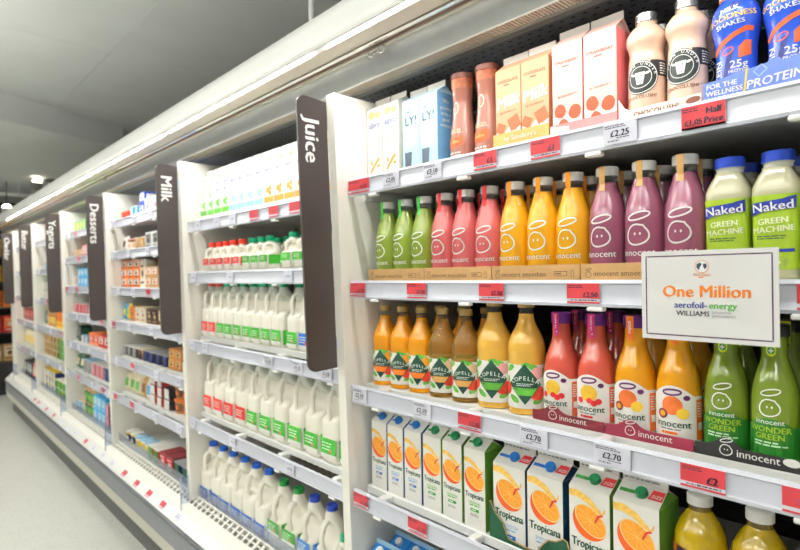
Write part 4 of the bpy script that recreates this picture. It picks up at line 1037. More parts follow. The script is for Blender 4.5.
tray(-0.5195, -0.362, 1.094, Z1, 0.036, 0.19, mat('tray_ivory', (246, 234, 220), 0.6), 'ivory tray under the cow badge milk bottles', [('name_lettering', D2().text('CHOCOLUSH!', -0.004, 0.018, 0.0135, 0.03), K_BROWN), ('chocolate_picture', D2().disc(0.064, 0.026, 0.013, 0.006, 0.1), K_BROWN)], [(-a, 0.060), (-a + 0.012, 0.040), (-a + 0.022, 0.034), (a, 0.036)])
a = (0.3585 - 0.105) / 2
tray(-0.3585, -0.105, 1.092, Z1, 0.062, 0.19, mat('tray_periwinkle', (104, 130, 214), 0.6), 'periwinkle blue tray under the protein shake bottles', [
    ('slogan_lettering', D2().text('FOR THE', -a + 0.030, 0.036, 0.0125, 0.05).text('WELLNESS', -a + 0.034, 0.024, 0.0125, 0.05).text('WARRIORS', -a + 0.034, 0.012, 0.0125, 0.05), K_WHITE),
    ('protein_lettering', D2().text('PROTEIN', -a + 0.110, 0.024, 0.0205, 0.04, 0.04, 0.15), K_WHITE),
    ('yellow_bar', D2().line([(-a + 0.064, 0.004), (-a + 0.070, 0.058)], 0.003), K_YELLOW),
    ('pale_outline', D2().line([(-a + 0.080, 0.050), (-a + 0.092, 0.060), (-a + 0.100, 0.050), (-a + 0.088, 0.040)], 0.0012, True), K_PALEBLUE)],
    [(-a, 0.048), (-a + 0.10, 0.060), (-a + 0.105, 0.066), (-a + 0.118, 0.064), (-a + 0.122, 0.058), (-a + 0.150, 0.062), (-a + 0.156, 0.070), (a, 0.075)])
# --- bottom deck
mb = mat('carton_bright_blue', (30, 120, 196), 0.4, var=0.04)
def blue_carton():
    g, f = gable(0.074, 0.074, 0.190, 0.214, 0.014)
    S_ = SF(-0.037)
    return [('carton', g.mesh('carton', mb), [('brand_print', D2().small_print(-0.026, 0.026, 0.13, 1, 1, 0.018, 3).on('t', S_, 0.0006, K_WHITE)), ('pale_panel', D2().rect(-0.035, 0.035, 0.02, 0.09, 1).on('t', S_, 0.0006, K_PALEBLUE))]), ('top_fin', f.mesh('top_fin', K_PALEBLUE)), ('cap', slope_cap(0.074, 0.190, 0.214, 0.0, 0.022, 0.0125, 0.012, M_CAPW))]
BLUEC = blue_carton()
XD = [-1.290 + 0.0775 * k for k in range(15)]
row(BLUEC, 'milk_carton', XD, 1.112, DECK + 0.0006, 'bright blue carton with white cap', 'white-capped blue cartons', 'front row, bottom juice deck', 'carton', 0.02)
row(BLUEC, 'milk_carton', XD, 1.192, DECK + 0.0006, 'bright blue carton with white cap', 'white-capped blue cartons', 'second row, bottom juice deck', 'carton', 0.02)

# ================================================================== MILK BAY
M_HDPE = mat('milk_white', (244, 240, 226), 0.35, var=0.02, vscale=6)
M_HDPE2 = mat('milk_bottle_translucent', (216, 219, 208), 0.35, var=0.03, vscale=6)
RED = mat('label_red', (216, 44, 40), 0.45, var=0.03); GRN = mat('label_green', (60, 166, 48), 0.45, var=0.03); BLU = mat('label_blue', (32, 112, 206), 0.45, var=0.03)
CR = mat('cap_red', (226, 62, 44), 0.35); CG = mat('cap_jade', (10, 150, 104), 0.35); CB = mat('cap_cobalt', (30, 92, 200), 0.35); CG2 = mat('cap_leaf_green', (20, 140, 60), 0.35); CB2 = mat('cap_navy', (28, 60, 170), 0.35)

def milk_bottle(hw, H, label_m, cap_m, fill=0.56, lab=(0.10, 0.38), cap_r=0.019, neckless=False, curvy=False, whole=None):
    """square plastic milk bottle with a moulded handle at the front"""
    sec = []      # z, half width x, y front, y back
    q = H - 0.020
    f0 = -hw; b0 = hw
    rows = [(0.0, .88, .88), (0.02, .97, .97), (0.05, 1, 1), (0.45, 1, 1), (0.52, 1, .98), (0.58, .99, .70), (0.64, .98, .16), (0.72, .96, .02), (0.80, .90, .06), (0.85, .80, .34), (0.90, .64, .50), (0.95, .47, .44), (0.985, .40, .40), (1.0, .38, .38)]
    if curvy: rows = [(0.0, .86, .86), (0.02, .96, .96), (0.05, 1, 1), (0.36, .98, .98), (0.44, .95, .88), (0.52, .95, .45), (0.60, .93, .12), (0.70, .88, .05), (0.78, .78, .12), (0.84, .66, .34), (0.90, .52, .46), (0.95, .43, .43), (1.0, .38, .38)]
    seg = 24; V = []; Fb = []; 
    def ring(z, kx, kf):
        out = []
        hx = hw * kx
        yf = -hw * kf; yb = hw * min(1.0, kx + 0.02)
        cy = (yf + yb) / 2; hy = (yb - yf) / 2
        for i in range(seg):
            a_ = 2 * PI * i / seg; rr = rad(a_, 5 if z < 0.8 else 3)
            rr = min(rr, 1.30)
            out.append((hx * rr * math.sin(a_), cy - hy * rr * math.cos(a_), z * q))
        return out
    # interpolate rows for smoothness
    dense = []
    for i in range(len(rows) - 1):
        for t in (0, 0.5):
            dense.append(tuple(rows[i][j] * (1 - t) + rows[i + 1][j] * t for j in range(3)))
    dense.append(rows[-1])
    def build(name, lo, hi, m):
        R = [r for r in dense if lo - 1e-6 <= r[0] <= hi + 1e-6]
        VV = []; FF = []
        for r in R: VV += ring(*r)
        k = len(R)
        for j in range(k - 1):
            for i in range(seg): FF.append((j * seg + i, j * seg + (i + 1) % seg, (j + 1) * seg + (i + 1) % seg, (j + 1) * seg + i))
        FF.append(tuple(range(seg))[::-1]); FF.append(tuple(range((k - 1) * seg, k * seg)))
        return mk(name, VV, FF, m, 50)
    split = min([r[0] for r in dense], key=lambda z: abs(z - fill))
    low = build('milk_filled_body', 0, split, whole or M_HDPE); top = build('bottle_top', split, 1.0, whole or M_HDPE2)
    hd = G()
    if curvy: path = [(0, -hw * 0.36, q * 0.86), (0, -hw * 0.62, q * 0.835), (0, -hw * 0.84, q * 0.76), (0, -hw * 0.90, q * 0.66), (0, -hw * 0.88, q * 0.55), (0, -hw * 0.80, q * 0.44)]
    else: path = [(0, -hw * 0.36, q * 0.885), (0, -hw * 0.66, q * 0.865), (0, -hw * 0.84, q * 0.80), (0, -hw * 0.86, q * 0.70), (0, -hw * 0.84, q * 0.60), (0, -hw * 0.78, q * 0.50)]
    hd.tube(path, [hw * 0.20, hw * 0.20, hw * 0.18, hw * 0.17, hw * 0.18, hw * 0.20], 10, 1.15)
    handle = hd.mesh('handle', whole or M_HDPE2 if split < 0.6 else M_HDPE, 60)
    cap = cap_mesh('cap', cap_r, q, H, cap_m)
    z0, z1 = lab[0] * H, lab[1] * H
    w2 = hw * 0.86
    Sf = SF(-hw); Sx = SX(hw)
    lb = D2().rect(-w2, w2, z0, z1, 1).on('label', Sf, 0.0009, label_m)
    lb2 = D2().rect(-w2, w2, z0, z1, 1).on('label', Sx, 0.0009, label_m)
    tx = D2().small_print(-w2 * 0.8, w2 * 0.5, z1 - 0.016 * H / 0.25, 3, 0.009 * H / 0.25, 0.0036 * H / 0.25, 3).on('t', Sf, 0.0014, mat('label_pale_print', (236, 240, 224), 0.5))
    bd = D2().rect(-w2, w2, z0, z0 + (z1 - z0) * 0.22, 1).on('t', Sf, 0.0014, K_PAPER)
    dt = D2().disc(w2 * 0.25, z0 + (z1 - z0) * 0.36, 0.006 * H / 0.25).on('t', Sf, 0.0016, mat('label_pink_dot', (226, 120, 130), 0.5))
    return [('milk_filled_body', low), ('bottle_top', top), ('handle', handle), ('cap', cap), ('label', lb, [('lettering', tx), ('base_band', bd), ('dot_print', dt)]), ('side_label', lb2)]
zm = [z + (0.018 if k != 1 else 0.008) - 0.0018 for k, z in enumerate(SHELF[1])]
# top milk shelf: long row of white plant-drink cartons
def plant_carton(accent, name_m, logo):
    S_ = SF(-0.034)
    return slim_carton(0.070, 0.068, 0.190, 0.212, K_PAPER, K_PAPER, [
        ('brand_lettering', (D2().text('alpro', 0, 0.135, 0.024, 0.02) if logo == 'alpro' else D2().ell(0, 0.132, 0.012, 0.018, 0.006) if logo == 'oval' else D2().ell(0, 0.125, 0.013, 0.034, 0.005)).on('t', S_, 0.0006, name_m)),
        ('accent_band', D2().rect(-0.0345, 0.0345, 0.012, 0.034, 1).on('t', S_, 0.0006, accent)),
        ('leaf_print', D2().disc(0.014, 0.178, 0.012, 0.006, 0.4).on('t', S_, 0.0006, accent)),
        ('picture', D2().disc(-0.008, 0.060, 0.012).disc(0.012, 0.068, 0.010).disc(0.010, 0.048, 0.010).on('t', S_, 0.0006, accent)),
        ('small_print', D2().small_print(-0.02, 0.02, 0.118, 3, 0.009, 0.004, 3).on('t', S_, 0.0006, mat('print_pale_grey', (214, 220, 224), 0.5)))])
PC1 = plant_carton(mat('accent_green', (120, 196, 90), 0.5), mat('logo_green', (70, 150, 80), 0.5), 'tall')
PC2 = plant_carton(mat('accent_fresh', (110, 200, 70), 0.5), K_BLUE, 'oval')
PC3 = plant_carton(mat('accent_sky', (160, 212, 240), 0.5), K_DKBLUE, 'alpro')
PC4 = plant_carton(mat('accent_almond', (238, 160, 70), 0.5), K_DKBLUE, 'alpro')
xs = [-2.545 + 0.0765 * k for k in range(15)]
WM1 = 'on top milk shelf'
row(PC1, 'plant_drink_carton', xs[0:2], 1.125, zm[0], 'white carton with tall green logo', 'white cartons with green bands', WM1, 'carton', 0.01)
row(PC2, 'plant_drink_carton', xs[2:4], 1.125, zm[0], 'white carton with blue oval logo', 'blue-logo white cartons', WM1, 'carton', 0.01)
row(PC3, 'plant_drink_carton', xs[4:8], 1.125, zm[0], 'white carton with pale blue picture', 'white cartons with pale blue bands', WM1, 'carton', 0.01)
row(PC4, 'plant_drink_carton', xs[8:15], 1.125, zm[0], 'white carton with orange almond picture', 'white cartons with orange almonds', WM1, 'carton', 0.01)
# second: small bottles
SR_ = milk_bottle(0.034, 0.130, RED, CR, 0.75, (0.14, 0.42), 0.0175, whole=M_HDPE); SG_ = milk_bottle(0.034, 0.130, GRN, CG, 0.75, (0.14, 0.42), 0.0175, whole=M_HDPE); SGL = milk_bottle(0.037, 0.136, GRN, CG, 0.75, (0.14, 0.42), 0.0175, whole=M_HDPE)
WM2 = 'on second milk shelf'
row(SR_, 'milk_bottle', [-2.500, -2.424, -2.352, -2.280, -2.200], 1.112, zm[1], 'small red-capped milk bottle', 'small red-capped milk bottles', WM2, 'bottle', 0.06)
row(SG_, 'milk_bottle', [-2.108, -2.036, -1.962], 1.112, zm[1], 'small green-capped milk bottle', 'small green-capped milk bottles', 'mid second milk shelf', 'bottle', 0.06)
row(SGL, 'milk_bottle', [-1.800, -1.715, -1.630, -1.545, -1.460], 1.118, zm[1], 'plump green-capped milk bottle', 'plump green-capped milk bottles', 'right on second milk shelf', 'bottle', 0.06)
row(SG_, 'milk_bottle', [-2.036, -1.962, -1.88], 1.190, zm[1], 'small green-capped milk bottle', 'small green-capped milk bottles', 'back row, second milk shelf', 'bottle', 0.06)
# third: two pint
TRD = milk_bottle(0.0395, 0.252, RED, CR, 0.76, (0.05, 0.27), 0.018); TGR = milk_bottle(0.0395, 0.252, GRN, CG, 0.76, (0.05, 0.27), 0.018); TBL = milk_bottle(0.0395, 0.252, BLU, CB, 0.76, (0.05, 0.27), 0.018)
WM3 = 'on third milk shelf'
row(TRD, 'milk_bottle', [-2.528, -2.447], 1.120, zm[2], 'tall milk bottle with red label', 'tall milk bottles with red labels', WM3, 'bottle', 0.02)
row(TGR, 'milk_bottle', [-2.365 + 0.0818 * k for k in range(6)], 1.120, zm[2], 'tall milk bottle with green label', 'tall milk bottles with green labels', WM3, 'bottle', 0.02)
row(TGR, 'milk_bottle', [-1.880, -1.765], 1.122, zm[2], 'green-labelled milk bottle', 'green-labelled milk bottles', 'either side of the gap ' + WM3, 'bottle', 0.02)
row(TBL, 'milk_bottle', [-1.680, -1.597, -1.514, -1.432], 1.120, zm[2], 'tall milk bottle with blue label', 'tall milk bottles with blue labels', WM3, 'bottle', 0.02)
# fourth: four pint
FRD = milk_bottle(0.050, 0.292, RED, CR, 0.80, (0.06, 0.29), 0.019); FGR = milk_bottle(0.050, 0.292, GRN, CG, 0.80, (0.06, 0.29), 0.019)
WM4 = 'on fourth milk shelf'
xs = [-2.520 + 0.1083 * k for k in range(11)]
row(FRD, 'milk_bottle', xs[:4], 1.136, zm[3], 'big milk bottle with red label', 'big milk bottles with red labels', WM4, 'bottle', 0.02)
row(FGR, 'milk_bottle', xs[4:], 1.136, zm[3], 'big milk bottle with green label', 'big milk bottles with green labels', WM4, 'bottle', 0.02)
# deck
DBL = milk_bottle(0.050, 0.270, BLU, CB, 0.76, (0.02, 0.24), 0.0195, whole=M_HDPE)
DGC = milk_bottle(0.050, 0.255, mat('label_green_scene', (66, 150, 60), 0.45), CG2, 0.9, (0.22, 0.42), 0.0195, curvy=True, whole=M_HDPE); DBC = milk_bottle(0.050, 0.255, mat('label_blue_scene', (60, 130, 200), 0.45), CB2, 0.9, (0.22, 0.42), 0.0195, curvy=True, whole=M_HDPE)
DGS = milk_bottle(0.034, 0.180, GRN, CG, 0.9, (0.14, 0.42), 0.0175, whole=M_HDPE)
WM5 = 'on bottom milk deck'
row(DBL, 'milk_bottle', [-2.540 + 0.1055 * k for k in range(6)], 1.122, DECK + 0.0006, 'big blue-capped milk bottle with blue label', 'straight blue-capped milk bottles', WM5, 'bottle', 0.03)
row(DGC, 'milk_bottle', [-1.900, -1.793], 1.122, DECK + 0.0006, 'curved green-capped milk bottle', 'curved green-capped milk bottles', WM5, 'bottle', 0.03)
row(DBC, 'milk_bottle', [-1.686, -1.579], 1.122, DECK + 0.0006, 'curved navy-capped milk bottle', 'curved navy-capped milk bottles', WM5, 'bottle', 0.03)
row(DGS, 'milk_bottle', [-1.495, -1.42], 1.115, DECK + 0.0006, 'short green-capped milk bottle', 'short green-capped milk bottles', WM5, 'bottle', 0.03)

# ================================================================== PRICE TICKETS
T_RED = mat('ticket_red', (190, 54, 62), 0.5, var=0.02); T_WHITE = mat('ticket_white', (216, 216, 228), 0.5, var=0.01)
def ticket_kind(w_, red, price, detailed=True, half=False, h=0.040):
    card = G().box(-w_ / 2, w_ / 2, 0, 0.0008, 0, h).mesh('card', T_WHITE)
    S_ = SF(0.0)
    kids = []
    if red:
        kids.append(('red_panel', D2().rect(-w_ / 2, w_ / 2, h * 0.24 if not half else 0, h, 1).rect(-w_ / 2, w_ / 2, 0.0, h * 0.09, 1).on('t', S_, 0.0004, T_RED)))
    if detailed:
        ink = D2()
        if half:
            ink.text('Half', w_ * 0.24, h * 0.56, 0.0150, 0.09).text('Price', w_ * 0.24, h * 0.16, 0.0150, 0.09).text('£' + price, -w_ * 0.22, h * 0.18, 0.0130, 0.09).small_print(-w_ * 0.47, w_ * 0.0, h * 0.85, 2, h * 0.1, 0.0018, 2)
        elif red:
            ink.text('£' + price, w_ * 0.22, h * 0.32, 0.0180 if len(price) < 3 else 0.0140, 0.09).small_print(-w_ * 0.45, w_ * 0.1, h * 0.86, 2, h * 0.09, 0.0017, 2).small_print(-w_ * 0.1, w_ * 0.46, h * 0.14, 1, 1, 0.002, 7)
        else:
            ink.text('£' + price, 0, h * 0.36, 0.0170, 0.07).small_print(-w_ * 0.45, w_ * 0.3, h * 0.86, 2, h * 0.09, 0.0016, 2).small_print(-w_ * 0.1, w_ * 0.3, h * 0.26, 1, 1, 0.0014, 3)
        for k in range(9):
            x = -w_ * 0.36 + k * w_ * 0.04
            ink.rect(x, x + w_ * (0.014 + 0.012 * (k % 3 == 0)), h * 0.12, h * 0.19, 1)
        kids.append(('lettering', ink.on('t', S_, 0.0008, mat('ticket_ink', (22, 22, 44), 0.5))))
    else:
        kids.append(('lettering', D2().rect(-w_ * 0.25, w_ * 0.3, h * 0.40, h * 0.62, 1).small_print(-w_ * 0.4, w_ * 0.3, h * 0.85, 1, 1, 0.002, 1).on('t', S_, 0.0008, mat('ticket_faint_ink', (176, 178, 200), 0.5) if not red else mat('ticket_dull_ink', (170, 60, 80), 0.5))))
    return [('card', card, kids)]
def tickets(sect, shelf_i, items, shelfname, detailed=True):
    z = SHELF[sect][shelf_i] - 0.0495
    n = len(items)
    for i, (x, red, price, w_) in enumerate(items):
        det = detailed and price != ''
        key = (round(w_, 3), red, price, det)
        if key not in TK: TK[key] = ticket_kind(w_, red, price, det, price == '1.05', 0.0405)
        lab = '%s price ticket%s, %s from left, %s edge' % ('red' if red else 'white', (' reading £' + price) if det else '', ORD[i + 1] if i + 1 < len(ORD) else 'last', shelfname)
        put(TK[key], 'price_ticket', (x, 1.0262, z + 0.003), 0, lab, 'price ticket', 'price tickets on the shelf edges')
TK = {}
tickets(0, 0, [(-1.287, 1, '1.25', .100), (-1.143, 0, '2.05', .067), (-0.982, 0, '3.10', .064), (-0.811, 1, '1', .068), (-0.649, 1, '1', .072), (-0.485, 0, '2.25', .066), (-0.338, 1, '1.05', .070)], 'top juice shelf')
tickets(0, 1, [(-1.298, 1, '2.50', .072), (-1.047, 1, '2.50', .072), (-0.798, 1, '2.50', .072), (-0.566, 1, '2.50', .072), (-0.172, 1, '2.50', .072)], 'second juice shelf')
tickets(0, 2, [(-1.296, 0, '2.10', .066), (-1.033, 0, '2.10', .066), (-0.870, 1, '2.25', .072), (-0.688, 0, '2.70', .070), (-0.510, 0, '2.70', .074), (-0.347, 1, '2', .072), (-0.194, 1, '', .074)], 'third juice shelf')
tickets(0, 3, [(-1.297, 1, '1.25', .068), (-1.056, 1, '1.25', .072)], 'fourth juice shelf')
tickets(1, 0, [(-2.467, 0, '', .06), (-2.266, 0, '', .06), (-2.118, 0, '', .06), (-1.936, 1, '', .07), (-1.786, 1, '', .07), (-1.643, 1, '', .07)], 'top milk shelf')
tickets(1, 1, [(-2.52, 0, '', .06), (-2.146, 0, '', .06), (-1.693, 0, '', .06)], 'second milk shelf')
tickets(1, 2, [(-2.545, 0, '', .06), (-2.405, 0, '', .06), (-1.839, 0, '1.15', .06), (-1.638, 0, '1.15', .06), (-1.468, 0, '1.15', .06)], 'third milk shelf')
tickets(1, 3, [(-2.552, 0, '', .06), (-2.145, 0, '', .06), (-1.70, 0, '', .06)], 'fourth milk shelf')
rg = random.Random(11)
for si in range(2, 6):
    for k in range(len(SHELF[si])):
        x0 = XB[si]; x1 = XB[si - 1] - 0.08
        n = 4 if si < 4 else 3
        its = []
        for j in range(n):
            its.append((x0 + 0.10 + (x1 - x0 - 0.2) * (j + rg.uniform(-.2, .2)) / max(1, n - 1), int(rg.random() < 0.28), '', 0.065))
        tickets(si, k, its, '%s %s shelf' % (['top', 'second', 'third', 'fourth', 'fifth', 'sixth'][k], SECT[si].rstrip('s') if SECT[si] != 'desserts' else 'dessert'), False)
# tickets lying on the slanted bottom rail
RK = {0: ticket_kind(0.06, 0, '', False, False, 0.034), 1: ticket_kind(0.06, 1, '', False, False, 0.034)}
rx = [(-6.087, 1), (-5.914, 1), (-5.75, 0), (-5.562, 1), (-5.261, 1), (-4.947, 0), (-4.732, 0), (-4.553, 0), (-4.255, 1), (-4.055, 0), (-3.841, 0), (-3.638, 0), (-3.397, 1), (-3.181, 1), (-2.985, 1), (-2.791, 1), (-2.597, 0)]
for i, (x, r) in enumerate(rx):
    o = put(RK[r], 'price_ticket', (x, 0.9545, 0.3745), 0, '%s price ticket, %s from the far end on the slanted bottom rail' % ('red' if r else 'white', ORD[i + 1] if i + 1 < len(ORD) else 'last'), 'price ticket', 'price tickets on the bottom rail')
    o.rotation_euler = (-math.radians(90 - 41.8), 0, 0)

# ================================================================== A5 NOTICE
nt_ = thing('notice_card', 'white card notice reading One Million clipped before the smoothie shelf edge', 'notice', (-0.3270, 0.990, 1.3815))
nt_.rotation_euler = (0, 0, math.radians(0.5))
m_card = mat('notice_white', (226, 225, 224), 0.4, var=0.006)
W, H = 0.208, 0.153
nc = obj('card', G().box(-W / 2, W / 2, 0, 0.0022, 0, H, 0.0003).mesh('card', m_card), nt_)
S_ = SF(0.0)
m_pl = mat('notice_plum', (70, 44, 74), 0.45)
b = 0.0085
obj('border', D2().line([(-W / 2 + b, b), (W / 2 - b, b), (W / 2 - b, H - b), (-W / 2 + b, H - b)], 0.0021, True).on('border', S_, 0.0004, m_pl), nc)
m_orng = mat('notice_orange', (214, 118, 24), 0.45)
obj('title_lettering', D2().text('One Million', 0, 0.0745, 0.0283, 0.06).on('t', S_, 0.0004, m_orng), nc)
obj('blue_lettering', D2().text('aerofoil-', -0.0225, 0.0560, 0.0152, 0.06).on('t', S_, 0.0004, mat('notice_navy', (34, 54, 116), 0.45)), nc)
obj('green_lettering', D2().text('energy', 0.0265, 0.0560, 0.0152, 0.06).on('t', S_, 0.0004, mat('notice_green', (82, 160, 66), 0.45)), nc)
obj('black_lettering', D2().text('WILLIAMS', -0.0190, 0.0430, 0.0118, 0.05).on('t', S_, 0.0004, K_BLACK), nc)
obj('divider_line', D2().rect(0.0105, 0.0112, 0.0395, 0.0530, 1).on('t', S_, 0.0004, mat('notice_sky', (120, 170, 220), 0.5)), nc)
obj('grey_lettering', D2().text('ADVANCED', 0.0255, 0.0475, 0.0052, 0.01).text('ENGINEERING', 0.0285, 0.0418, 0.0052, 0.01).on('t', S_, 0.0004, K_GREYP), nc)
gx, gy = -0.004, 0.1255
obj('globe', D2().disc(gx, gy, 0.0095, 0.0095, 0, 24).on('t', S_, 0.0004, mat('notice_pale', (232, 236, 238), 0.5)), nc)
obj('globe_land', D2().star([(gx - 0.008, gy + 0.004), (gx - 0.002, gy + 0.007), (gx, gy + 0.003), (gx - 0.003, gy - 0.001), (gx - 0.004, gy - 0.006), (gx - 0.008, gy - 0.002)], 1, 1).star([(gx + 0.002, gy + 0.005), (gx + 0.007, gy + 0.005), (gx + 0.008, gy), (gx + 0.005, gy - 0.005), (gx + 0.002, gy)], 1, 1).on('t', S_, 0.0008, mat('notice_slate', (44, 52, 66), 0.5)), nc)
obj('globe_ring', D2().ell(gx, gy, 0.0105, 0.0105, 0.0008, 0, 28).on('t', S_, 0.0010, m_orng), nc)
obj('globe_lettering', D2().text('Net Zero', gx, gy - 0.0155, 0.0066, 0.01).small_print(gx - 0.005, gx + 0.005, gy - 0.0188, 1, 1, 0.0018, 2).on('t', S_, 0.0010, m_orng), nc)
cl = obj('clip', G().box(-0.012, 0.012, 0.0023, 0.034, 0.078, 0.086, 0.001).mesh('clip', m_acry), nt_)

# ================================================================== FAR BAYS: boxes, pots, tubs, bags
FC = {}
def fmat(c): 
    if c not in FC: FC[c] = mat('pack_%d_%d_%d' % c, c, 0.45, var=0.08, vscale=40)
    return FC[c]
FK = {}
def pack_box(w_, h, d_, c1, c2, c3):
    key = ('b', w_, h, d_, c1, c2, c3)
    if key in FK: return FK[key]
    b = G().box(-w_ / 2, w_ / 2, -d_ / 2, d_ / 2, 0, h, 0.0025).mesh('sleeve', fmat(c1))
    p = D2().rect(-w_ * 0.40, w_ * 0.40, h * 0.30, h * 0.88, 1).on('t', SF(-d_ / 2), 0.0006, fmat(c2))
    q = D2().disc(0, h * 0.50, w_ * 0.20, h * 0.14, 0, 10, 1).on('t', SF(-d_ / 2), 0.0012, fmat(c3))
    s = D2().rect(-d_ * 0.38, d_ * 0.38, h * 0.15, h * 0.85, 1).on('t', SX(w_ / 2), 0.0006, fmat(c2))
    l = D2().small_print(-w_ * 0.32, w_ * 0.32, h * 0.14, 1, 1, h * 0.07, 3).small_print(-w_ * 0.3, w_ * 0.3, h * 0.72, 1, 1, h * 0.08, 5).on('t', SF(-d_ / 2), 0.0014, fmat(c3))
    FK[key] = [('sleeve', b, [('front_panel', p), ('picture', q), ('lettering', l), ('side_print', s)])]
    return FK[key]
def pack_pot(r, h, c1, c2, c3):
    key = ('p', r, h, c1, c2, c3)
    if key in FK: return FK[key]
    P = [(r * 0.80, 0), (r * 0.84, h * 0.04), (r * 0.97, h * 0.86), (r * 1.04, h * 0.88), (r * 1.04, h * 0.92)]
    b = lathe('pot', P, fmat(c1), 2, 16)
    l = lathe('lid', [(r * 1.08, h * 0.92), (r * 1.08, h * 0.98), (r * 1.0, h)], fmat(c2), 2, 16)
    a = D2().rect(-r * 1.1, r * 1.1, h * 0.18, h * 0.74, r * 0.3).on('t', SR(P, h * 0.5), 0.0008, fmat(c3))
    q = D2().disc(0, h * 0.44, r * 0.45, h * 0.17, 0, 10, 1).on('t', SR(P, h * 0.5), 0.0014, fmat(c2))
    FK[key] = [('pot', b), ('lid', l), ('label', a, [('picture', q)])]
    return FK[key]
def pack_tub(w_, h, d_, c1, c2, c3):
    key = ('t', w_, h, d_, c1, c2, c3)
    if key in FK: return FK[key]
    V = []; n = 20
    for k, (z, s) in enumerate(((0, .82), (0.01, .86), (h * 0.86, .98), (h * 0.88, 1.03), (h * 0.94, 1.03))):
        for i in range(n):
            a = 2 * PI * i / n; q = rad(a, 5)
            V.append((w_ / 2 * s * q * math.sin(a), -d_ / 2 * s * q * math.cos(a), z))
    F = [(j * n + i, j * n + (i + 1) % n, (j + 1) * n + (i + 1) % n, (j + 1) * n + i) for j in range(4) for i in range(n)] + [tuple(range(n))[::-1], tuple(range(4 * n, 5 * n))]
    b = mk('tub', V, F, fmat(c1), 40)
    l = G().box(-w_ * 0.52, w_ * 0.52, -d_ * 0.52, d_ * 0.52, h * 0.945, h, 0.002).mesh('lid', fmat(c2))
    s = G().box(-w_ * 0.30, w_ * 0.30, -d_ * 0.505 - 0.003, -d_ * 0.5, h * 0.05, h * 0.93).mesh('sleeve_band', fmat(c3))
    FK[key] = [('tub', b), ('lid', l), ('sleeve_band', s)]
    return FK[key]
def pack_bag(w_, h, d_, c1, c2, c3):
    key = ('g', w_, h, d_, c1, c2, c3)
    if key in FK: return FK[key]
    nx, nz = 8, 8; V = []; F = []
    for sgn in (-1, 1):
        for j in range(nz + 1):
            for i in range(nx + 1):
                u = i / nx * 2 - 1; v = j / nz
                t = (1 - u ** 4) * (1 - (2 * v - 1) ** 6) * (1.1 - 0.5 * v)
                V.append((u * w_ / 2 * (1 - 0.05 * math.sin(v * PI)), sgn * d_ / 2 * t, v * h))
    m_ = (nx + 1) * (nz + 1)
    for j in range(nz):
        for i in range(nx):
            a = j * (nx + 1) + i
            F.append((a, a + 1, a + nx + 2, a + nx + 1)); F.append((m_ + a + 1, m_ + a, m_ + a + nx + 1, m_ + a + nx + 2))
    b = mk('bag', V, F, fmat(c1), 60)
    p = D2().rect(-w_ * 0.30, w_ * 0.30, h * 0.30, h * 0.70, w_ * 0.1).on('t', lambda u, v, e: (u, -d_ / 2 * (1 - (u / w_ * 2) ** 4) * (1 - (2 * v / h - 1) ** 6) * (1.1 - 0.5 * v / h) - e, v), 0.0015, fmat(c2))
    q = G().box(-w_ * 0.48, w_ * 0.48, -0.001, 0.001, h * 0.985, h * 1.05).mesh('top_seal', fmat(c3))
    FK[key] = [('bag', b, [('label', p)]), ('top_seal', q)]
    return FK[key]

WHT = (242, 240, 234); CRM = (236, 222, 192); BRN = (122, 82, 54); DBR = (66, 42, 32); ORG = (236, 124, 40); RDD = (206, 46, 46); CYN = (60, 170, 226); RBL = (40, 76, 190); BLK = (34, 32, 34); AMB = (196, 130, 62); GRY = (150, 150, 150); YEL = (244, 204, 50); GRE = (80, 160, 70); PNK = (232, 140, 150); PBL = (160, 204, 232); TAN = (206, 164, 108); DGR = (40, 84, 60); LIM = (170, 206, 80); PUR = (140, 80, 150); NVY = (36, 44, 96); MAR = (120, 34, 40)
CNAME = {WHT: 'white', CRM: 'cream', BRN: 'brown', DBR: 'dark brown', ORG: 'orange', RDD: 'red', CYN: 'cyan', RBL: 'royal blue', BLK: 'black', AMB: 'amber', GRY: 'grey', YEL: 'yellow', GRE: 'green', PNK: 'pink', PBL: 'pale blue', TAN: 'tan', DGR: 'dark green', LIM: 'lime', PUR: 'purple', NVY: 'navy', MAR: 'maroon'}
SN = ['top', 'second', 'third', 'fourth', 'fifth', 'sixth', 'bottom']
COUNT = {}
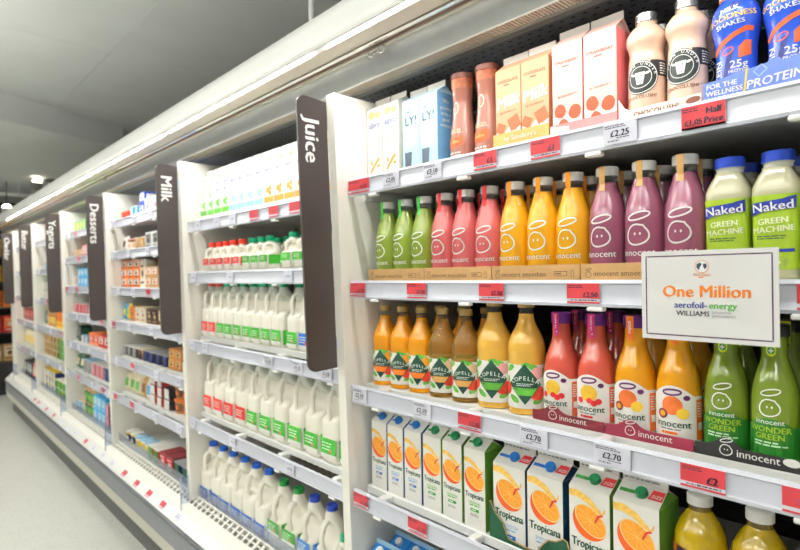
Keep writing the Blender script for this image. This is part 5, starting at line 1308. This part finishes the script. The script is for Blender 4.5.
def fill(si, k, items, stag=0.0):
    """items from left to right: (shape, count, width, height, depth, colours, stack) ; gaps as a number"""
    x = XB[si] + 0.002; x1 = XB[si - 1] - 0.06
    z = SHELF[si][k] - 0.0018 if k < len(SHELF[si]) else DECK + 0.0006
    sname = SN[k] if k < len(SHELF[si]) else 'bottom'
    bay = ['', '', 'dessert', 'yogurt', 'butter', 'cheddar'][si]
    for it in items:
        if isinstance(it, (int, float)): x += max(0.0, it - 0.08); continue
        shp, cnt, w_, h, d_, (c1, c2, c3), stack = it
        nm = {'box': 'boxed_pack', 'pot': 'pot', 'tub': 'tub', 'bag': 'bag'}[shp]
        word = {'box': 'boxed packs', 'pot': 'pots', 'tub': 'tubs', 'bag': 'bags'}[shp]
        kd = pack_box(w_, h, d_, c1, c2, c3) if shp == 'box' else pack_pot(w_ / 2 / 1.09, h, c1, c2, c3) if shp == 'pot' else pack_tub(w_ / 1.05, h, d_, c1, c2, c3) if shp == 'tub' else pack_bag(w_, h, d_, c1, c2, c3)
        pitch = w_ + 0.004
        yc = 1.090 + d_ / 2 if shp != 'pot' else 1.090 + w_ / 2
        for s in range(stack):
            lev = '' if stack == 1 else (' at stack base' if s == 0 else ' on stack top' if s == stack - 1 else ' mid-stack')
            many = '%s-and-%s %s%s' % (CNAME[c1], CNAME[c2], word, lev)
            one = '%s-and-%s %s%s' % (CNAME[c1], CNAME[c2], word[:-1] if shp != 'box' else 'boxed pack', lev)
            where = 'on %s %s shelf' % (sname, bay)
            ky = (many, where); rep = COUNT.get(ky, 0); COUNT[ky] = rep + 1
            if rep: where = 'further right, %s %s shelf' % (sname, bay) if rep == 1 else 'far right, %s %s shelf' % (sname, bay)
            for c in range(cnt):
                xx = x + pitch * (c + 0.5)
                if xx + w_ / 2 > x1 + 0.02: continue
                put(kd, nm, (xx, yc + random.uniform(0, 0.004), z + s * (h * (1.055 if shp == 'bag' else 1.004))), random.uniform(-.02, .02), which(c, cnt, one, many, where), 'food pack' if shp == 'box' else shp, '%s %s' % (many, where))
        x += pitch * cnt + 0.004

# desserts
fill(2, 0, [0.09, ('tub', 2, .085, .062, .10, (ORG, WHT, RDD), 1), ('tub', 2, .08, .075, .10, (CYN, WHT, PBL), 1), ('box', 1, .085, .072, .10, (RBL, WHT, NVY), 2), ('box', 3, .11, .10, .12, (WHT, PBL, PNK), 1), ('tub', 3, .09, .07, .10, (WHT, RBL, CYN), 2)])
fill(2, 1, [0.06, ('bag', 1, .09, .10, .06, (WHT, BRN, GRY), 1), ('pot', 2, .080, .075, .08, (BRN, PNK, CRM), 1), ('tub', 2, .09, .075, .1, (CRM, WHT, TAN), 1), ('box', 2, .11, .095, .1, (WHT, GRY, BLK), 1), ('pot', 5, .08, .08, .08, (CRM, BRN, WHT), 1)])
fill(2, 2, [0.05, ('box', 3, .115, .056, .11, (ORG, WHT, DBR), 3), ('box', 1, .08, .165, .06, (WHT, CRM, DBR), 1), ('box', 2, .10, .060, .1, (TAN, WHT, ORG), 2), ('tub', 4, .09, .06, .1, (AMB, WHT, BRN), 2)])
fill(2, 3, [0.02, ('bag', 1, .075, .10, .05, (CYN, YEL, PBL), 1), ('bag', 1, .06, .10, .05, (YEL, LIM, YEL), 1), ('box', 1, .10, .090, .1, (AMB, ORG, BRN), 1), ('box', 2, .095, .090, .1, (CRM, WHT, AMB), 1), ('box', 2, .09, .085, .1, (DBR, BLK, TAN), 1), ('box', 4, .095, .09, .1, (BRN, CRM, DBR), 1)])
fill(2, 4, [0.02, ('tub', 3, .09, .062, .12, (BLK, WHT, GRY), 1), ('tub', 1, .09, .062, .12, (TAN, CRM, DBR), 1), ('tub', 4, .10, .062, .12, (BLK, GRY, NVY), 1), ('box', 2, .085, .055, .1, (AMB, TAN, DBR), 2), ('tub', 1, .09, .06, .1, (GRY, BLK, WHT), 1)])
fill(2, 5, [('bag', 3, .10, .125, .07, (CRM, GRE, WHT), 1), ('bag', 1, .09, .13, .07, (TAN, BRN, CRM), 1), ('bag', 1, .085, .13, .06, (WHT, CYN, PBL), 1), ('tub', 2, .10, .055, .12, (RDD, MAR, WHT), 3), ('tub', 1, .11, .06, .12, (BLK, BLK, WHT), 2), ('pot', 3, .10, .075, .1, (AMB, ORG, BRN), 2)])
fill(2, 6, [('pot', 2, .085, .075, .08, (YEL, WHT, NVY), 1), ('pot', 3, .085, .075, .08, (WHT, PBL, YEL), 1), ('tub', 2, .09, .08, .12, (RDD, WHT, GRE), 1), ('box', 2, .10, .085, .12, (MAR, RDD, WHT), 1), ('tub', 3, .10, .08, .12, (NVY, GRY, DGR), 1), ('tub', 2, .10, .08, .12, (DGR, WHT, PUR), 1)])
# yogurts
fill(3, 0, [0.10, ('tub', 3, .10, .09, .1, (WHT, GRE, LIM), 1), ('tub', 4, .10, .09, .1, (WHT, LIM, GRE), 1), ('tub', 3, .1, .09, .1, (WHT, DGR, GRE), 1)])
fill(3, 1, [0.10, ('box', 2, .11, .065, .1, (AMB, CRM, BRN), 1), ('box', 2, .11, .09, .1, (PNK, WHT, RDD), 1), ('pot', 5, .09, .09, .09, (WHT, PNK, RBL), 1)])
fill(3, 2, [0.05, ('pot', 1, .09, .08, .09, (CRM, TAN, ORG), 1), ('box', 5, .10, .068, .1, (CYN, PBL, WHT), 2), ('tub', 4, .1, .07, .1, (CYN, WHT, RBL), 2)])
fill(3, 3, [0.02, ('tub', 4, .10, .07, .1, (RDD, WHT, PNK), 1), ('tub', 3, .09, .06, .1, (CYN, PBL, WHT), 1), ('tub', 4, .1, .06, .1, (PNK, WHT, RDD), 1)])
fill(3, 4, [0.02, ('bag', 1, .09, .10, .06, (DGR, GRY, GRE), 1), ('box', 1, .08, .12, .08, (BLK, DGR, GRY), 1), ('tub', 2, .11, .05, .1, (CYN, PBL, WHT), 1), ('box', 2, .13, .085, .12, (ORG, RDD, WHT), 1), ('box', 2, .13, .085, .12, (RDD, WHT, MAR), 1), ('tub', 2, .10, .07, .1, (GRY, WHT, BLK), 1)])
fill(3, 5, [('bag', 2, .12, .13, .06, (DGR, CRM, LIM), 1), ('tub', 2, .11, .10, .12, (WHT, PBL, GRY), 1), ('tub', 3, .11, .10, .12, (GRY, WHT, PNK), 1), ('tub', 2, .10, .1, .1, (PBL, WHT, NVY), 1)])
fill(3, 6, [('tub', 2, .10, .09, .12, (WHT, CRM, PBL), 1), ('pot', 3, .10, .10, .1, (DGR, TAN, GRE), 2), ('box', 3, .10, .10, .1, (CYN, PBL, WHT), 2), ('tub', 4, .10, .09, .1, (BLK, GRY, PNK), 2)])
# butter
fill(4, 0, [0.25, ('box', 3, .12, .13, .1, (RDD, ORG, WHT), 1), ('box', 4, .12, .1, .1, (WHT, RDD, YEL), 1)])
fill(4, 1, [0.15, ('tub', 2, .11, .07, .1, (AMB, CRM, PBL), 1), ('tub', 6, .11, .07, .1, (CRM, WHT, YEL), 1)])
fill(4, 2, [0.06, ('tub', 3, .11, .075, .12, (CRM, GRE, WHT), 2), ('tub', 4, .12, .075, .12, (YEL, WHT, AMB), 2)])
fill(4, 3, [0.02, ('bag', 2, .09, .15, .06, (DGR, GRY, LIM), 1), ('box', 3, .11, .10, .1, (AMB, YEL, CRM), 2), ('box', 3, .11, .19, .1, (YEL, ORG, RDD), 1)])
fill(4, 4, [0.02, ('tub', 5, .12, .062, .12, (DGR, CRM, TAN), 3), ('tub', 3, .12, .062, .12, (PNK, LIM, GRE), 3)])
fill(4, 5, [('tub', 4, .12, .066, .13, (NVY, YEL, WHT), 3), ('tub', 3, .13, .075, .13, (YEL, WHT, GRE), 2), ('tub', 2, .12, .075, .13, (WHT, PBL, YEL), 2)])
# cheddar
fill(5, 0, [0.04, ('box', 6, .13, .11, .1, (WHT, CRM, RDD), 1)])
fill(5, 1, [0.04, ('box', 6, .13, .11, .1, (CRM, WHT, YEL), 1)])
fill(5, 2, [0.04, ('tub', 6, .13, .065, .12, (WHT, PBL, NVY), 2)])
fill(5, 3, [0.04, ('box', 6, .13, .12, .1, (MAR, RDD, CRM), 1)])
fill(5, 4, [0.04, ('bag', 7, .12, .16, .05, (CRM, YEL, WHT), 1)])
fill(5, 5, [('box', 3, .14, .16, .12, (BLK, GRY, WHT), 1), ('bag', 5, .12, .18, .06, (PNK, CRM, WHT), 1)])

# ================================================================== BEYOND THE FRIDGE
gd = thing('display_shelving', 'black shelving unit with bright packs beyond the fridge end', 'shelving', (-9.3, 1.2, 0))
gm = mat('shelving_black', (34, 32, 32), 0.5)
obj('back_board', G().box(-0.02, 0.02, -0.5, 0.5, 0.0, 2.1).mesh('back_board', gm), gd)
obj('plinth', G().box(0.02, 0.45, -0.5, 0.5, 0.0, 0.42).mesh('plinth', gm), gd)
obj('side_post', G().box(0.021, 0.06, -0.5, -0.46, 0.42, 2.1).mesh('side_post', mat('post_wood', (128, 92, 60), 0.6)), gd)
for k, z in enumerate((0.78, 1.12, 1.46, 1.80)):
    obj('shelf', G().box(0.021, 0.42, -0.455, 0.5, z, z + 0.025).mesh('shelf', gm), gd)
for k, (z, cc, nm) in enumerate(((0.421, (TAN, CRM, BRN), 'lowest'), (0.806, (RDD, ORG, CRM), 'second'), (1.146, (ORG, BLK, RDD), 'third'), (1.486, (YEL, RDD, WHT), 'fourth'), (1.826, (YEL, ORG, WHT), 'top'))):
    for j in range(5):
        b_ = put(pack_box(.14, .22, .14, *cc), 'boxed_pack', (-9.08, 0.84 + j * 0.16, z), PI / 2, which(j, 5, '%s box' % CNAME[cc[0]], '%s boxes' % CNAME[cc[0]], 'on %s level of black shelving' % nm), 'food pack', 'boxes on the black shelving')

m_blk = mat('spot_black', (40, 40, 42), 0.4); m_spot = emit_mat('spot_glow', (255, 244, 220), 22.0)
def spot(x, y, z, lab, on=True, rz=0.0):
    t = thing('spotlight', lab, 'spotlight', (x, y, z))
    obj('stem', G().tube([(0, 0, 0.05), (0, 0, 3.275 - z if -12 < x < -8.2 else CEIL - 0.016 - z)], 0.012, 8).mesh('stem', m_blk, 60), t)
    hd = obj('housing', lathe('housing', [(0.05, 0.0), (0.085, 0.01), (0.085, 0.13), (0.06, 0.16)], m_blk if not on else mat('spot_grey', (150, 150, 148), 0.4), 2, 20), t)
    hd.rotation_euler = (math.radians(-70), 0, rz) if False else (0, math.radians(-155), 0) if on else (0, math.radians(25), 0)
    if on:
        g = lathe('lamp_glass', [(0.07, 0.0), (0.05, -0.012), (0.02, -0.018)], m_spot, 2, 20)
        l = obj('lamp_glass', g, t); l.location = (0.03, 0, -0.005); l.rotation_euler = (0, math.radians(-40), 0)
spot(-11.2, 1.86, 3.21, 'lit ceiling spotlight above the canopy line'); spot(-11.3, 2.08, 3.22, 'unlit black spotlight beside the lit one', False)
spot(-13.0, 1.65, 2.93, 'lit spotlight at the far left, lower in view')
fr = thing('ceiling_track', 'white rectangular ceiling track at the far end of the aisle', 'track', (-14.0, 1.2, 3.3))
obj('rail', G().box(-0.03, 0.03, -1.6, 1.6, -0.03, 0.03, 0.004).mesh('rail', lum_h), fr)
obj('post', G().box(-0.03, 0.03, 0.36, 0.42, -0.75, -0.031).mesh('post', lum_h), fr)
obj('hanger', G().box(-0.01, 0.01, -0.8, -0.78, 0.031, CEIL - 3.3 - 0.015).mesh('hanger', lum_h), fr)
obj('hanger', G().box(-0.01, 0.01, 0.78, 0.8, 0.031, CEIL - 3.3 - 0.015).mesh('hanger', lum_h), fr)
